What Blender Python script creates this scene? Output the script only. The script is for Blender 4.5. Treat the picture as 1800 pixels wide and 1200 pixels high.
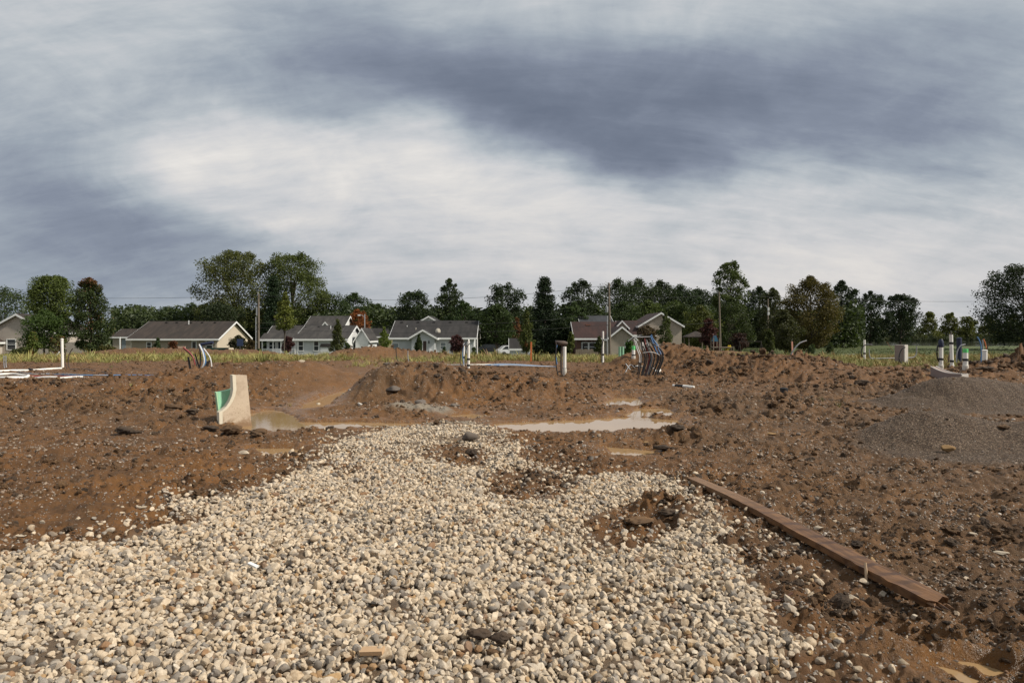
import bpy, bmesh, math, random
import numpy as np
from mathutils import Vector, Matrix, noise as mnoise
for o in list(bpy.data.objects):
    bpy.data.objects.remove(o)
S = bpy.context.scene
COL = S.collection
PI = math.pi

# ------------------------------------------------------------------ camera
EYE = 1.6
HOR = 585.0
F = 1200.0
cam_d = bpy.data.cameras.new('camera')
cam_d.sensor_width = 36.0
cam_d.lens = 24.0
cam_d.shift_y = -(600.0 - HOR) / 1800.0
cam_d.clip_start = 0.05
cam_d.clip_end = 6000.0
cam = bpy.data.objects.new('camera', cam_d)
cam.location = (0, 0, EYE)
cam.rotation_euler = (PI / 2, 0, 0)
COL.objects.link(cam)
S.camera = cam

# ------------------------------------------------------------------ world
SUN = Vector((0.85, -0.24, 0.84)).normalized()
SKY_STRENGTH = 0.1
W = bpy.data.worlds.new('World')
S.world = W
W.use_nodes = True
wt = W.node_tree
wt.nodes.clear()


class NG:
    """small helper for building node expressions"""
    def __init__(self, tree):
        self.t = tree

    def n(self, kind, **kw):
        nd = self.t.nodes.new(kind)
        for k, v in kw.items():
            setattr(nd, k, v)
        return nd

    def put(self, sock, v):
        if isinstance(v, bpy.types.NodeSocket):
            self.t.links.new(v, sock)
        elif v is not None:
            if isinstance(v, (tuple, list)) and len(v) == 3 and sock.type == 'RGBA':
                v = (*v, 1.0)
            sock.default_value = v

    def m(self, op, a, b=None, c=None, clamp=False):
        nd = self.n('ShaderNodeMath', operation=op, use_clamp=clamp)
        self.put(nd.inputs[0], a)
        if b is not None:
            self.put(nd.inputs[1], b)
        if c is not None:
            self.put(nd.inputs[2], c)
        return nd.outputs[0]

    def vm(self, op, a, b=None, out=0):
        nd = self.n('ShaderNodeVectorMath', operation=op)
        self.put(nd.inputs[0], a)
        if b is not None:
            if op == 'SCALE':
                self.put(nd.inputs['Scale'], b)
            else:
                self.put(nd.inputs[1], b)
        return nd.outputs[out]

    def mix(self, fac, a, b, blend='MIX'):
        nd = self.n('ShaderNodeMix', data_type='RGBA', blend_type=blend)
        self.put(nd.inputs[0], fac)
        self.put(nd.inputs[6], a)
        self.put(nd.inputs[7], b)
        return nd.outputs[2]

    def noise(self, vec, scale, detail=5, rough=0.55, dist=0.0, out=0):
        nd = self.n('ShaderNodeTexNoise')
        self.put(nd.inputs['Vector'], vec)
        nd.inputs['Scale'].default_value = scale
        nd.inputs['Detail'].default_value = detail
        nd.inputs['Roughness'].default_value = rough
        nd.inputs['Distortion'].default_value = dist
        return nd.outputs[out]

    def voro(self, vec, scale, feature='F1', rnd=1.0):
        nd = self.n('ShaderNodeTexVoronoi', feature=feature)
        self.put(nd.inputs['Vector'], vec)
        nd.inputs['Scale'].default_value = scale
        nd.inputs['Randomness'].default_value = rnd
        return nd

    def rng(self, v, a, b, c=0.0, d=1.0, smooth=True):
        nd = self.n('ShaderNodeMapRange', interpolation_type='SMOOTHSTEP' if smooth else 'LINEAR')
        self.put(nd.inputs[0], v)
        for i, x in enumerate((a, b, c, d)):
            self.put(nd.inputs[1 + i], x)
        return nd.outputs[0]

    def ramp(self, v, stops):
        nd = self.n('ShaderNodeValToRGB')
        e = nd.color_ramp.elements
        while len(e) > 1:
            e.remove(e[0])
        e[0].position, e[0].color = stops[0][0], (*stops[0][1], 1)
        for p, c in stops[1:]:
            q = e.new(p)
            q.color = (*c, 1)
        self.put(nd.inputs[0], v)
        return nd.outputs[0]

    def attr(self, name, out='Fac'):
        nd = self.n('ShaderNodeAttribute', attribute_name=name)
        return nd.outputs[out]


def build_sky():
    g = NG(wt)
    tc = g.n('ShaderNodeTexCoord')
    d = tc.outputs['Generated']
    sx = g.n('ShaderNodeSeparateXYZ')
    g.put(sx.inputs[0], d)
    x, y, z = sx.outputs
    sky = g.n('ShaderNodeTexSky', sky_type='NISHITA')
    sky.sun_disc = False
    sky.sun_elevation = math.asin(SUN.z)
    sky.sun_rotation = math.atan2(SUN.x, SUN.y)
    # position on a flat cloud layer
    zz = g.m('ADD', g.m('MAXIMUM', z, 0.0), 0.42)
    cv = g.n('ShaderNodeCombineXYZ')
    g.put(cv.inputs[0], g.m('DIVIDE', x, zz))
    g.put(cv.inputs[1], g.m('DIVIDE', y, zz))
    cloud = cv.outputs[0]
    # bearing coordinates for the big cloud masses
    yy = g.m('MAXIMUM', g.m('ABSOLUTE', y), 0.15)
    u0 = g.m('DIVIDE', x, yy)
    v0 = g.m('DIVIDE', z, yy)
    warp = g.noise(cloud, 1.6, 5, 0.55, out=1)
    ws = g.n('ShaderNodeSeparateXYZ')
    g.put(ws.inputs[0], warp)
    u = g.m('ADD', u0, g.m('MULTIPLY', g.m('SUBTRACT', ws.outputs[0], 0.5), 0.40))
    v = g.m('ADD', v0, g.m('MULTIPLY', g.m('SUBTRACT', ws.outputs[1], 0.5), 0.24))
    # (px, py, rx, ry, tilt deg, amount) of each cloud mass
    blobs = [
        (1000, 150, 480, 85, 8, -.52), (1360, 125, 300, 80, -10, -.46), (880, 215, 180, 65, 14, -.30),
        (1560, 200, 260, 60, -14, -.22), (680, 110, 260, 80, 10, -.24), (1060, 250, 170, 45, 10, -.34),
        (150, 360, 260, 75, 16, -.52), (60, 440, 280, 60, 5, -.26), (240, 160, 260, 45, -8, -.10),
        (420, 410, 110, 50, 0, -.12), (1700, 290, 150, 45, -10, -.16), (580, 225, 100, 32, 5, -.28),
        (230, 60, 300, 70, 0, .12), (1760, 60, 120, 90, 0, .06),
        (395, 252, 115, 45, 10, .40), (640, 320, 190, 55, -6, .20), (470, 365, 90, 26, 5, .22),
        (960, 335, 240, 50, -8, .22), (760, 410, 300, 55, 0, .12), (1250, 320, 260, 45, -10, .16), (1500, 330, 260, 40, -6, .10),
        (1450, 420, 340, 55, -6, .22), (720, 250, 100, 40, 0, .12), (1650, 490, 180, 30, 0, .14), (1250, 470, 500, 40, 0, .10),
    ]
    tot = None
    for (px, py, rx, ry, rot, a) in blobs:
        cu, cvv = (px - 900) / F, (HOR - py) / F
        r = math.radians(-rot)
        du = g.m('SUBTRACT', u, cu)
        dv = g.m('SUBTRACT', v, cvv)
        p = g.m('ADD', g.m('MULTIPLY', du, math.cos(r) * F / rx), g.m('MULTIPLY', dv, math.sin(r) * F / rx))
        q = g.m('ADD', g.m('MULTIPLY', du, -math.sin(r) * F / ry), g.m('MULTIPLY', dv, math.cos(r) * F / ry))
        e = g.m('EXPONENT', g.m('MULTIPLY', g.m('ADD', g.m('MULTIPLY', p, p), g.m('MULTIPLY', q, q)), -0.8))
        e = g.m('MULTIPLY', e, a)
        tot = e if tot is None else g.m('ADD', tot, e)
    n1 = g.noise(cloud, 1.35, 8, 0.60, 0.5)
    n2 = g.noise(cloud, 4.2, 8, 0.62, 0.6)
    mp = g.n('ShaderNodeMapping')
    g.put(mp.inputs[0], cloud)
    mp.inputs['Rotation'].default_value = (0, 0, 0.25)
    mp.inputs['Scale'].default_value = (0.5, 1.7, 1)
    n3 = g.noise(mp.outputs[0], 2.8, 9, 0.66, 0.6)
    B = g.m('ADD', 0.63, tot)
    B = g.m('ADD', B, g.m('MULTIPLY', g.m('SUBTRACT', n1, 0.5), 0.62))
    B = g.m('ADD', B, g.m('MULTIPLY', g.m('SUBTRACT', n2, 0.5), 0.62))
    B = g.m('ADD', B, g.m('MULTIPLY', g.m('SUBTRACT', n3, 0.5), 0.62))
    n4 = g.noise(mp.outputs[0], 11.0, 7, 0.62, 0.4)
    B = g.m('ADD', B, g.m('MULTIPLY', g.m('SUBTRACT', n4, 0.5), 0.42))
    B = g.m('DIVIDE', g.m('ADD', B, 0.45), 1.65)
    k = 1.0 / SKY_STRENGTH
    st = [(0.0, (.140, .168, .228)), (.18, (.180, .211, .278)), (.34, (.242, .278, .352)), (.50, (.345, .392, .452)), (.64, (.480, .520, .558)), (.76, (.615, .625, .645)), (.88, (.735, .72, .705)), (1.0, (.85, .82, .78))]
    colr = g.ramp(B, [(p, tuple(c)) for p, c in st])
    # warm, flatter haze toward the horizon
    hz = g.rng(v0, 0.0, 0.26, 1.0, 0.0)
    warm = g.mix(g.rng(u0, -0.55, 0.25), (.25, .285, .345), (.66, .615, .585))
    colr = g.mix(g.m('MULTIPLY', hz, 0.38), colr, warm)
    sc = g.vm('SCALE', colr, k)
    # a few thin gaps let blue through
    gap = g.m('MULTIPLY', g.rng(g.noise(cloud, 0.8, 5, 0.6), 0.60, 0.74), 0.60)
    fin = g.mix(gap, sc, sky.outputs[0])
    low = g.mix(g.rng(z, -0.02, 0.0), (.9, .75, .6), fin)
    bg = g.n('ShaderNodeBackground')
    g.put(bg.inputs[0], low)
    bg.inputs[1].default_value = SKY_STRENGTH
    out = g.n('ShaderNodeOutputWorld')
    wt.links.new(bg.outputs[0], out.inputs[0])


build_sky()

# ------------------------------------------------------------------ sun
sl = bpy.data.lights.new('sun', 'SUN')
sl.energy = 5.0
sl.angle = math.radians(4.0)
sl.color = (1.0, 0.93, 0.82)
so = bpy.data.objects.new('sun', sl)
so.rotation_euler = SUN.to_track_quat('Z', 'Y').to_euler()
so.location = (20, -5, 40)
COL.objects.link(so)

S.view_settings.view_transform = 'Standard'
S.view_settings.look = 'None'
S.view_settings.exposure = 0.0
S.view_settings.gamma = 1.0
S.view_settings.use_curve_mapping = False
S.render.engine = 'CYCLES'
S.cycles.max_bounces = 6

# ------------------------------------------------------------------ numpy noise
def _hash(ix, iy, seed):
    h = (ix.astype(np.uint32) * np.uint32(374761393)) ^ (iy.astype(np.uint32) * np.uint32(668265263)) ^ np.uint32((seed * 974634777) & 0xffffffff)
    h = (h ^ (h >> np.uint32(13))) * np.uint32(1274126177)
    return h ^ (h >> np.uint32(16))


def _u(h):
    return (h & np.uint32(0xffffff)).astype(np.float32) / np.float32(16777216.0)


def gnoise(x, y, seed=0):
    fx, fy = np.floor(x), np.floor(y)
    ix, iy = fx.astype(np.int64), fy.astype(np.int64)
    dx, dy = (x - fx).astype(np.float32), (y - fy).astype(np.float32)
    sx = dx * dx * dx * (dx * (dx * 6 - 15) + 10)
    sy = dy * dy * dy * (dy * (dy * 6 - 15) + 10)

    def c(ox, oy):
        a = _u(_hash(ix + ox, iy + oy, seed)) * np.float32(2 * PI)
        return np.cos(a) * (dx - ox) + np.sin(a) * (dy - oy)
    a = c(0, 0) * (1 - sx) + c(1, 0) * sx
    b = c(0, 1) * (1 - sx) + c(1, 1) * sx
    return (a * (1 - sy) + b * sy) * 1.5


def fbm(x, y, wl, octv=4, seed=0, gain=0.5):
    t = 0.0
    a = 1.0
    f = 1.0 / wl
    for i in range(octv):
        t = t + a * gnoise(x * f + 13.7 * i, y * f - 7.1 * i, seed + 31 * i)
        a *= gain
        f *= 2.03
    return t


def lumps(x, y, wl, seed=0, r=0.62):
    """rounded lumps of random size: 0..1"""
    X, Y = x / wl, y / wl
    fx, fy = np.floor(X), np.floor(Y)
    ix, iy = fx.astype(np.int64), fy.astype(np.int64)
    best = np.zeros_like(X, dtype=np.float32)
    for ox in (-1, 0, 1):
        for oy in (-1, 0, 1):
            h = _hash(ix + ox, iy + oy, seed)
            cx = ox + _u(h) * 0.9 + 0.05
            cy = oy + _u(_hash(ix + ox, iy + oy, seed + 7)) * 0.9 + 0.05
            hh = _u(_hash(ix + ox, iy + oy, seed + 19))
            rr = r * (0.35 + 0.65 * hh)
            d2 = ((X - fx - cx) ** 2 + (Y - fy - cy) ** 2) / (rr * rr)
            best = np.maximum(best, np.sqrt(np.maximum(0, 1 - d2)).astype(np.float32) * hh)
    return best


def sstep(x, a, b):
    t = np.clip((x - a) / (b - a), 0, 1)
    return t * t * (3 - 2 * t)


def poly_sd(x, y, poly):
    """signed distance to a polygon, positive inside"""
    d = np.full(np.shape(x), 1e9, dtype=np.float32)
    ins = np.zeros(np.shape(x), dtype=bool)
    n = len(poly)
    for i in range(n):
        ax, ay = poly[i]
        bx, by = poly[(i + 1) % n]
        ex, ey = bx - ax, by - ay
        wx, wy = x - ax, y - ay
        t = np.clip((wx * ex + wy * ey) / (ex * ex + ey * ey + 1e-9), 0, 1)
        d = np.minimum(d, (wx - ex * t) ** 2 + (wy - ey * t) ** 2)
        c = ((ay > y) != (by > y))
        if ay != by:
            c &= x < (ex * (y - ay) / (by - ay) + ax)
        ins ^= c
    d = np.sqrt(d)
    return np.where(ins, d, -d)


def G(px, py, z=0.0):
    """point of the level z seen at photo pixel (px, py)"""
    Y = (EYE - z) * F / (py - HOR)
    return ((px - 900) / F * Y, Y)


def at(px, py, Y):
    return ((px - 900) / F * Y, Y, EYE - (py - HOR) * Y / F)


# ------------------------------------------------------------------ the lie of the land
GRAVEL = [G(*p) for p in [(-260, 1010), (0, 978), (100, 955), (235, 945), (300, 925), (245, 905), (300, 880), (400, 872), (470, 850), (545, 805),
          (600, 770), (690, 752), (830, 748), (905, 768), (930, 800), (985, 815), (1010, 845), (1100, 836), (1195, 842), (1225, 875),
          (1310, 935), (1340, 1000), (1420, 1085), (1452, 1140), (1450, 1215), (1430, 1330), (1400, 1560), (200, 1560), (-900, 1500), (-700, 1150)]]
BARE = [([G(*p) for p in [(850, 835), (930, 826), (1005, 850), (1000, 885), (900, 892), (850, 868)]], .9),
        ([G(*p) for p in [(1015, 925), (1120, 890), (1215, 895), (1235, 925), (1130, 970), (1040, 965)]], 1.0),
        ([G(*p) for p in [(725, 797), (800, 776), (870, 800), (850, 828), (760, 820)]], .9), ([G(*p) for p in [(930, 800), (985, 812), (1000, 840), (940, 826), (890, 800)]], .8), ([G(*p) for p in [(560, 815), (620, 800), (650, 830), (590, 848)]], .6), ([G(*p) for p in [(870, 770), (905, 775), (880, 792), (850, 785)]], .7),
        ([G(*p) for p in [(300, 925), (350, 900), (390, 905), (330, 935)]], .8),
        ([G(*p) for p in [(640, 800), (700, 790), (720, 805), (660, 815)]], .5)]
MOUNDS = [  # cx, cy, rx, ry, h, power
    (-3.3, 17.2, 1.5, 1.2, .55, 1.0), (-2.0, 17.7, 1.2, 1.2, .26, 1.0), (-0.7, 17.5, 1.6, 1.4, .36, 1.0), (1.2, 17.6, 1.3, 1.2, .22, 1.0),
    (-7.6, 20.5, 2.2, 1.5, .52, 1.0), (-6.0, 21.5, 1.6, 1.2, .30, 1.0), (-10.5, 19.5, 2.2, 1.6, .22, 1.0),
    (9.2, 27.5, 2.8, 2.0, .55, 1.0), (7.6, 31.0, 1.9, 1.8, .90, 1.0), (10.2, 24.0, 1.8, 1.5, .40, 1.0), (5.6, 31.5, 1.4, 1.5, .35, 1.0), (11.8, 26.0, 1.6, 1.6, .38, 1.0),
    (9.9, 15.2, 1.35, .72, .54, 1.0), (12.6, 15.6, 1.6, 1.2, .42, 1.0),
    (6.0, 9.9, .80, .46, .42, 1.0), (7.6, 9.9, .9, .6, .28, 1.0),
    (21.5, 27.0, 2.6, 2.0, .75, 1.0), (25.0, 27.0, 2.6, 2.2, .8, 1.0), (16.2, 21.0, 1.6, 1.2, .32, 1.0),
    (-8.2, 45.0, 2.6, 2.0, .58, 1.0), (-10.5, 44.0, 2.0, 1.8, .32, 1.0), (-4.6, 44.5, 1.6, 1.6, .25, 1.0), (-26.5, 56.0, 5.5, 2.4, .62, 1.0), (-33, 57, 4, 2.4, .45, 1.0), (-20.5, 56, 2.6, 2.0, .3, 1.0),
    (2.45, 10.0, .60, .26, .12, 1.0), (1.5, 10.3, .45, .18, .07, 1.0), (2.9, 10.0, .5, .4, .07, 1.0), (1.35, 5.95, .33, .22, .11, 1.0), (17.5, 57, 4, 2.5, .5, 1.0),
    (-5.1, 10.9, .5, .24, .06, 1.0), (-6.0, 12.6, .8, .6, .12, 1.0), (-9.0, 14.2, 1.6, 1.0, .12, 1.0), (-1.9, 13.9, 1.0, .35, .12, 1.0), (5.6, 14.2, 1.6, 1.2, .15, 1.0),
    (13.5, 22.5, 2.5, 1.0, .25, 1.0),
]
POOLS = [  # outline in the ground plane, depth
    ([G(*p) for p in [(432, 752), (440, 728), (470, 718), (500, 722), (520, 738), (640, 739), (760, 741), (760, 745), (640, 748), (540, 752), (480, 756)]], .11),
    ([G(*p) for p in [(875, 741), (960, 738), (1060, 733), (1120, 729), (1180, 734), (1195, 742), (1160, 750), (1060, 755), (960, 757), (895, 751)]], .12),
    ([G(*p) for p in [(1062, 710), (1085, 697), (1118, 697), (1128, 710)]], .10),
    ([G(*p) for p in [(1105, 728), (1125, 715), (1168, 716), (1178, 728)]], .10),
    ([G(*p) for p in [(1070, 782), (1100, 784), (1142, 789), (1135, 797), (1090, 795)]], .09),
    ([G(*p) for p in [(450, 785), (500, 784), (525, 788), (500, 794), (465, 793)]], .09),
    ([G(*p) for p in [(1662, 1164), (1690, 1170), (1722, 1192), (1698, 1188)]], .062),
    ([G(*p) for p in [(1712, 1152), (1732, 1158), (1755, 1182), (1742, 1176)]], .060),
    ([G(*p) for p in [(535, 716), (550, 702), (600, 686), (618, 684), (590, 700), (560, 714)]], .10),
    ([G(*p) for p in [(780, 727), (830, 724), (870, 728), (840, 733), (800, 732)]], .05),
]
WATER = -0.045


def y_small(poly):
    return poly[0][1] < 5
ROUGH = [  # px, py, rx(m), ry(m), amount
    (-8, 16, 6.5, 4.0, .9), (-5, 11.6, 1.6, .8, .8), (-14, 20, 8, 4, .8), (-1, 17, 4, 2, .75), (9, 27, 6, 5, 1.2), (5, 15, 4, 3.5, .8), (2.2, 10.1, 1.6, .5, .6),
    (11, 19, 5, 5, .9), (20, 26, 8, 5, 1.3), (7, 11.5, 3, 1.5, .6), (3.5, 6.0, 1.6, 2.2, .38), (2.4, 3.4, 1.0, .6, .5), (-7.5, 45, 6, 4, 1.2), (-27, 57, 9, 4, 1.2), (1.2, 5.9, .5, .4, .7), (4, 24, 8, 5, .7), (-4.5, 18.5, 2, 1, .5),
]


def terrain(x, y, full=True):
    x = np.asarray(x, dtype=np.float64)
    y = np.asarray(y, dtype=np.float64)
    r = {}
    warp = fbm(x, y, 0.9, 3, 11)
    warpf = fbm(x, y, 0.25, 2, 12)
    h = -1.5 * sstep(y, 36, 94)
    # pond basin on the right
    pd = np.sqrt(((x - 175) / 96) ** 2 + ((y - 208) / 50) ** 2) + 0.04 * fbm(x, y, 30, 2, 5)
    h = h - 1.4 * (1 - sstep(pd, 0.85, 1.05))
    md = np.zeros_like(h)
    for i, (cx, cy, rx, ry, hh, p) in enumerate(MOUNDS):
        dx = (x - cx) / rx + 0.16 * warp
        dy = (y - cy) / ry + 0.16 * warp
        q = np.sqrt(dx * dx + dy * dy + 0.02)
        b = np.maximum(0, 1 - q / 1.75)
        md = md + hh * 1.15 * b * b * (3 - 2 * b)
    h = h + md
    R = np.full_like(h, 0.30)
    for (cx, cy, rx, ry, a) in ROUGH:
        R = np.maximum(R, a * np.exp(-((x - cx) / rx) ** 2 - ((y - cy) / ry) ** 2))
    # worn haul track running up the left of the centre mound
    tx = np.interp(y, [11, 14, 16, 19, 24, 32, 46], [-5.2, -4.7, -4.6, -5.2, -5.4, -6.2, -8.0])
    track = np.exp(-((x - tx) / (.55 + .05 * y)) ** 2) * sstep(y, 12.0, 14) * (1 - sstep(y, 42, 46))
    R = R * (1 - 0.75 * track)
    R = np.where(y > 62, 0.15, R)
    gs = poly_sd(x, y, GRAVEL) + 0.17 * warp + 0.09 * warpf - .06
    grav = sstep(gs, -0.02, 0.16)
    bare = np.zeros_like(h)
    for poly, a in BARE:
        bare = np.maximum(bare, a * sstep(poly_sd(x, y, poly) + 0.07 * warp + 0.06 * warpf, -0.10, 0.10))
    grav = grav * (1 - bare)
    # fine gravel piles (pea stone)
    pea = np.zeros_like(h)
    for (cx, cy, rx, ry) in [(9.9, 15.0, 2.5, 2.0), (12.6, 15.3, 2.6, 2.1), (6.05, 9.5, 1.5, 1.45), (7.6, 9.6, 1.6, 1.35)]:
        q = ((x - cx) / rx) ** 2 + ((y - cy) / ry) ** 2
        pea = np.maximum(pea, 1 - sstep(np.sqrt(q) + .13 * warp, .72, 1.0))
    grit = np.zeros_like(h)
    for (cx, cy, rx, ry) in [(-1.95, 13.75, .75, .28), (-1.0, 11.9, .5, .22)]:
        q = ((x - cx) / rx) ** 2 + ((y - cy) / ry) ** 2
        grit = np.maximum(grit, 1 - sstep(np.sqrt(q) + .3 * warp, .6, 1.1))
    pool = np.zeros_like(h)
    wet = np.zeros_like(h)
    bank = np.zeros_like(h)
    for poly, dep in POOLS:
        sc = 0.5 + y / 22.0
        near = poly_sd(x, y, poly) + (0.10 * warp + 0.06 * warpf) * np.minimum(1, sc)
        e = .10 if y_small(poly) else .30
        pool = np.maximum(pool, (1.25 if e > .2 else .9) * dep * sstep(near, -.66 * e, .22 * e))
        wet = np.maximum(wet, sstep(near, -0.75, 0.05))
        bank = np.maximum(bank, sstep(near, -.9 if e > .2 else -.25, 0.0))
    h = np.where(y < 30, h * (1 - .85 * bank), h)
    R2 = R * (1 - .5 * bank) * (1 - .8 * pea) * (1 - .85 * grav) * (1 - 0.8 * sstep(pool, 0.0, .06))
    h = h + 0.05 * np.minimum(1, R2 + .2) * fbm(x, y, 1.1, 3, 21)
    if full:
        big = lumps(x + .16 * warp + .05 * warpf, y + .10 * warp - .09 * warpf, 0.42, 31)
        mid = lumps(x + .08 * warpf, y - .07 * warpf, 0.19, 41)
        sml = lumps(x, y, 0.085, 51)
        f15 = fbm(x, y, 0.22, 2, 61, .6) + .36 * fbm(x, y, .054, 2, 63, .6) * (1 - sstep(y, 8, 14))
        clumpy = sstep(fbm(x, y, 1.3, 3, 71), -.35, .5)
        far = 1 - sstep(y, 30, 60)
        h = h + R2 * clumpy * (0.13 * big * (1 + .9 * f15) + 0.10 * mid * (1 + .8 * f15)) * far + R2 * 0.085 * f15 + .05 * R2 * np.abs(fbm(x, y, .5, 3, 64, .6)) + R2 * .045 * sml * (1 - sstep(y, 9, 14))
        h = h + (0.008 + .006 * R) * (1 - grav) * f15 * (1 - .5 * sstep(pool, 0, .06)) + .010 * (1 - grav) * sml * (1 - .7 * wet) * (1 - sstep(y, 8, 13))
        # diagonal churned ridges right of the plank and tyre prints at the lower right
        d1 = sstep(x - 0.25 * y, 1.0, 1.9) * (1 - sstep(y, 6.5, 9)) * (1 - sstep(x, 6, 9))
        s = (x * .78 + y * .62) + .10 * warp + .05 * warpf
        h = h + d1 * 0.022 * np.sin(s * 2 * PI / .34) * sstep(fbm(x, y, .7, 2, 77), -.2, .35)
        lug = np.exp(-((x - 2.25 + .25 * (y - 3.3)) / .42) ** 2) * sstep(y, 2.4, 2.7) * (1 - sstep(y, 3.7, 4.1))
        s = (x * .55 + y * .83)
        h = h + lug * .035 * np.clip(1.6 * np.sin(s * 2 * PI / .17) + .4 * warpf, -1, 1)
        r['lump'] = np.clip(big * clumpy + .5 * mid, 0, 1)
    h = h + 0.035 * grav + 0.03 * grav * fbm(x, y, 0.8, 2, 81) + .05 * grit * (1 + .4 * warpf)
    h = np.where(pool > 0, np.minimum(h, h * (1 - sstep(pool, 0, .05)) + (0.01) * sstep(pool, 0, .05)) - pool, h)
    r.update(h=h, R=R, grav=grav, pea=pea, grit=grit, wet=np.clip(wet + .35 * track, 0, 1), track=track, pool=pool, md=md, pd=pd, bare=bare)
    return r


def H(x, y):
    return float(terrain(np.array([x]), np.array([y]))['h'][0])

# ------------------------------------------------------------------ mesh helpers
def mesh_np(name, V, Fc, mat=None, attrs=None, smooth=True):
    """V (n,3); Fc (m,k) with constant k"""
    me = bpy.data.meshes.new(name)
    V = np.asarray(V, dtype=np.float32)
    Fc = np.asarray(Fc, dtype=np.int32)
    k = Fc.shape[1]
    me.vertices.add(len(V))
    me.vertices.foreach_set('co', V.ravel())
    me.loops.add(Fc.size)
    me.loops.foreach_set('vertex_index', Fc.ravel())
    me.polygons.add(len(Fc))
    me.polygons.foreach_set('loop_start', np.arange(0, Fc.size, k, dtype=np.int32))
    me.polygons.foreach_set('loop_total', np.full(len(Fc), k, dtype=np.int32))
    me.polygons.foreach_set('use_smooth', np.full(len(Fc), smooth, dtype=bool))
    me.update(calc_edges=True)
    if name == 'lime_v':
        me.set_sharp_from_angle(angle=math.radians(24))
    if attrs:
        for nm, (dom, typ, arr) in attrs.items():
            a = me.attributes.new(nm, typ, dom)
            arr = np.ascontiguousarray(arr, dtype=np.int32 if typ == 'INT' else np.float32)
            a.data.foreach_set({'FLOAT': 'value', 'INT': 'value', 'FLOAT_VECTOR': 'vector', 'FLOAT_COLOR': 'color'}[typ], arr.ravel())
    if mat:
        me.materials.append(mat)
    return me


def link(name, me, parent=None, loc=None):
    o = bpy.data.objects.new(name, me)
    COL.objects.link(o)
    if parent:
        o.parent = parent
    if loc is not None:
        o.location = loc
    return o


def tag(o, label=None, cat=None, group=None, kind=None):
    for k, v in (('label', label), ('category', cat), ('group', group), ('kind', kind)):
        if v:
            o[k] = v
    return o


def empty(name, loc, label, cat, group=None, rz=0.0):
    o = bpy.data.objects.new(name, None)
    COL.objects.link(o)
    o.location = loc
    o.rotation_euler = (0, 0, rz)
    o.empty_display_size = .2
    return tag(o, label, cat, group)


class MB:
    def __init__(self):
        self.v = []
        self.f = []

    def add(self, vs, fs):
        b = len(self.v)
        self.v += [tuple(p) for p in vs]
        self.f += [tuple(i + b for i in q) for q in fs]
        return self

    def box(self, x0, x1, y0, y1, z0, z1):
        return self.add([(x0, y0, z0), (x1, y0, z0), (x1, y1, z0), (x0, y1, z0), (x0, y0, z1), (x1, y0, z1), (x1, y1, z1), (x0, y1, z1)],
                        [(0, 3, 2, 1), (4, 5, 6, 7), (0, 1, 5, 4), (1, 2, 6, 5), (2, 3, 7, 6), (3, 0, 4, 7)])

    def prism(self, outline, d0, d1, fn):
        """outline of (a, b); extruded from d0 to d1; fn(a, b, d) -> xyz"""
        n = len(outline)
        vs = [fn(a, b, d0) for a, b in outline] + [fn(a, b, d1) for a, b in outline]
        fs = [tuple(range(n - 1, -1, -1)), tuple(range(n, 2 * n))]
        fs += [(i, (i + 1) % n, n + (i + 1) % n, n + i) for i in range(n)]
        return self.add(vs, fs)

    def tube(self, pts, r, sides=8, cap=True):
        pts = [Vector(p) for p in pts]
        rs = r if isinstance(r, (list, tuple)) else [r] * len(pts)
        rings = []
        up = None
        for i, p in enumerate(pts):
            t = (pts[min(i + 1, len(pts) - 1)] - pts[max(i - 1, 0)]).normalized()
            if up is None:
                up = Vector((1, 0, 0)) if abs(t.z) > .8 else Vector((0, 0, 1))
            a = t.cross(up)
            if a.length < 1e-4:
                a = t.orthogonal()
            a.normalize()
            b = t.cross(a).normalized()
            up = -b if False else up
            rings.append([p + (a * math.cos(2 * PI * k / sides) + b * math.sin(2 * PI * k / sides)) * rs[i] for k in range(sides)])
        vs = [q for rg in rings for q in rg]
        fs = []
        for i in range(len(pts) - 1):
            for k in range(sides):
                k2 = (k + 1) % sides
                fs.append((i * sides + k, i * sides + k2, (i + 1) * sides + k2, (i + 1) * sides + k))
        if cap:
            fs.append(tuple(range(sides - 1, -1, -1)))
            m = (len(pts) - 1) * sides
            fs.append(tuple(m + k for k in range(sides)))
        return self.add(vs, fs)

    def build(self, name, mat, parent=None, loc=None, smooth=False, bevel=0):
        me = bpy.data.meshes.new(name)
        me.from_pydata(self.v, [], self.f)
        bm = bmesh.new()
        bm.from_mesh(me)
        bmesh.ops.recalc_face_normals(bm, faces=bm.faces)
        if bevel:
            bmesh.ops.bevel(bm, geom=bm.edges[:], offset=bevel, segments=2, affect='EDGES', clamp_overlap=True)
        bm.to_mesh(me)
        bm.free()
        if smooth:
            me.polygons.foreach_set('use_smooth', [True] * len(me.polygons))
            me.set_sharp_from_angle(angle=math.radians(45))
        if mat:
            me.materials.append(mat)
        return link(name, me, parent, loc)


def curve_pts(ctrl, n=8):
    """Catmull-Rom through control points"""
    P = [Vector(c) for c in ctrl]
    P = [P[0] * 2 - P[1]] + P + [P[-1] * 2 - P[-2]]
    out = []
    for i in range(1, len(P) - 2):
        for k in range(n):
            t = k / n
            a, b, c, d = P[i - 1], P[i], P[i + 1], P[i + 2]
            out.append(.5 * ((2 * b) + (c - a) * t + (2 * a - 5 * b + 4 * c - d) * t * t + (3 * b - a - 3 * c + d) * t ** 3))
    out.append(P[-2])
    return out


# ------------------------------------------------------------------ materials
def new_mat(name):
    m = bpy.data.materials.new(name)
    m.use_nodes = True
    g = NG(m.node_tree)
    bs = m.node_tree.nodes['Principled BSDF']
    return m, g, bs


_mc = {}


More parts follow.
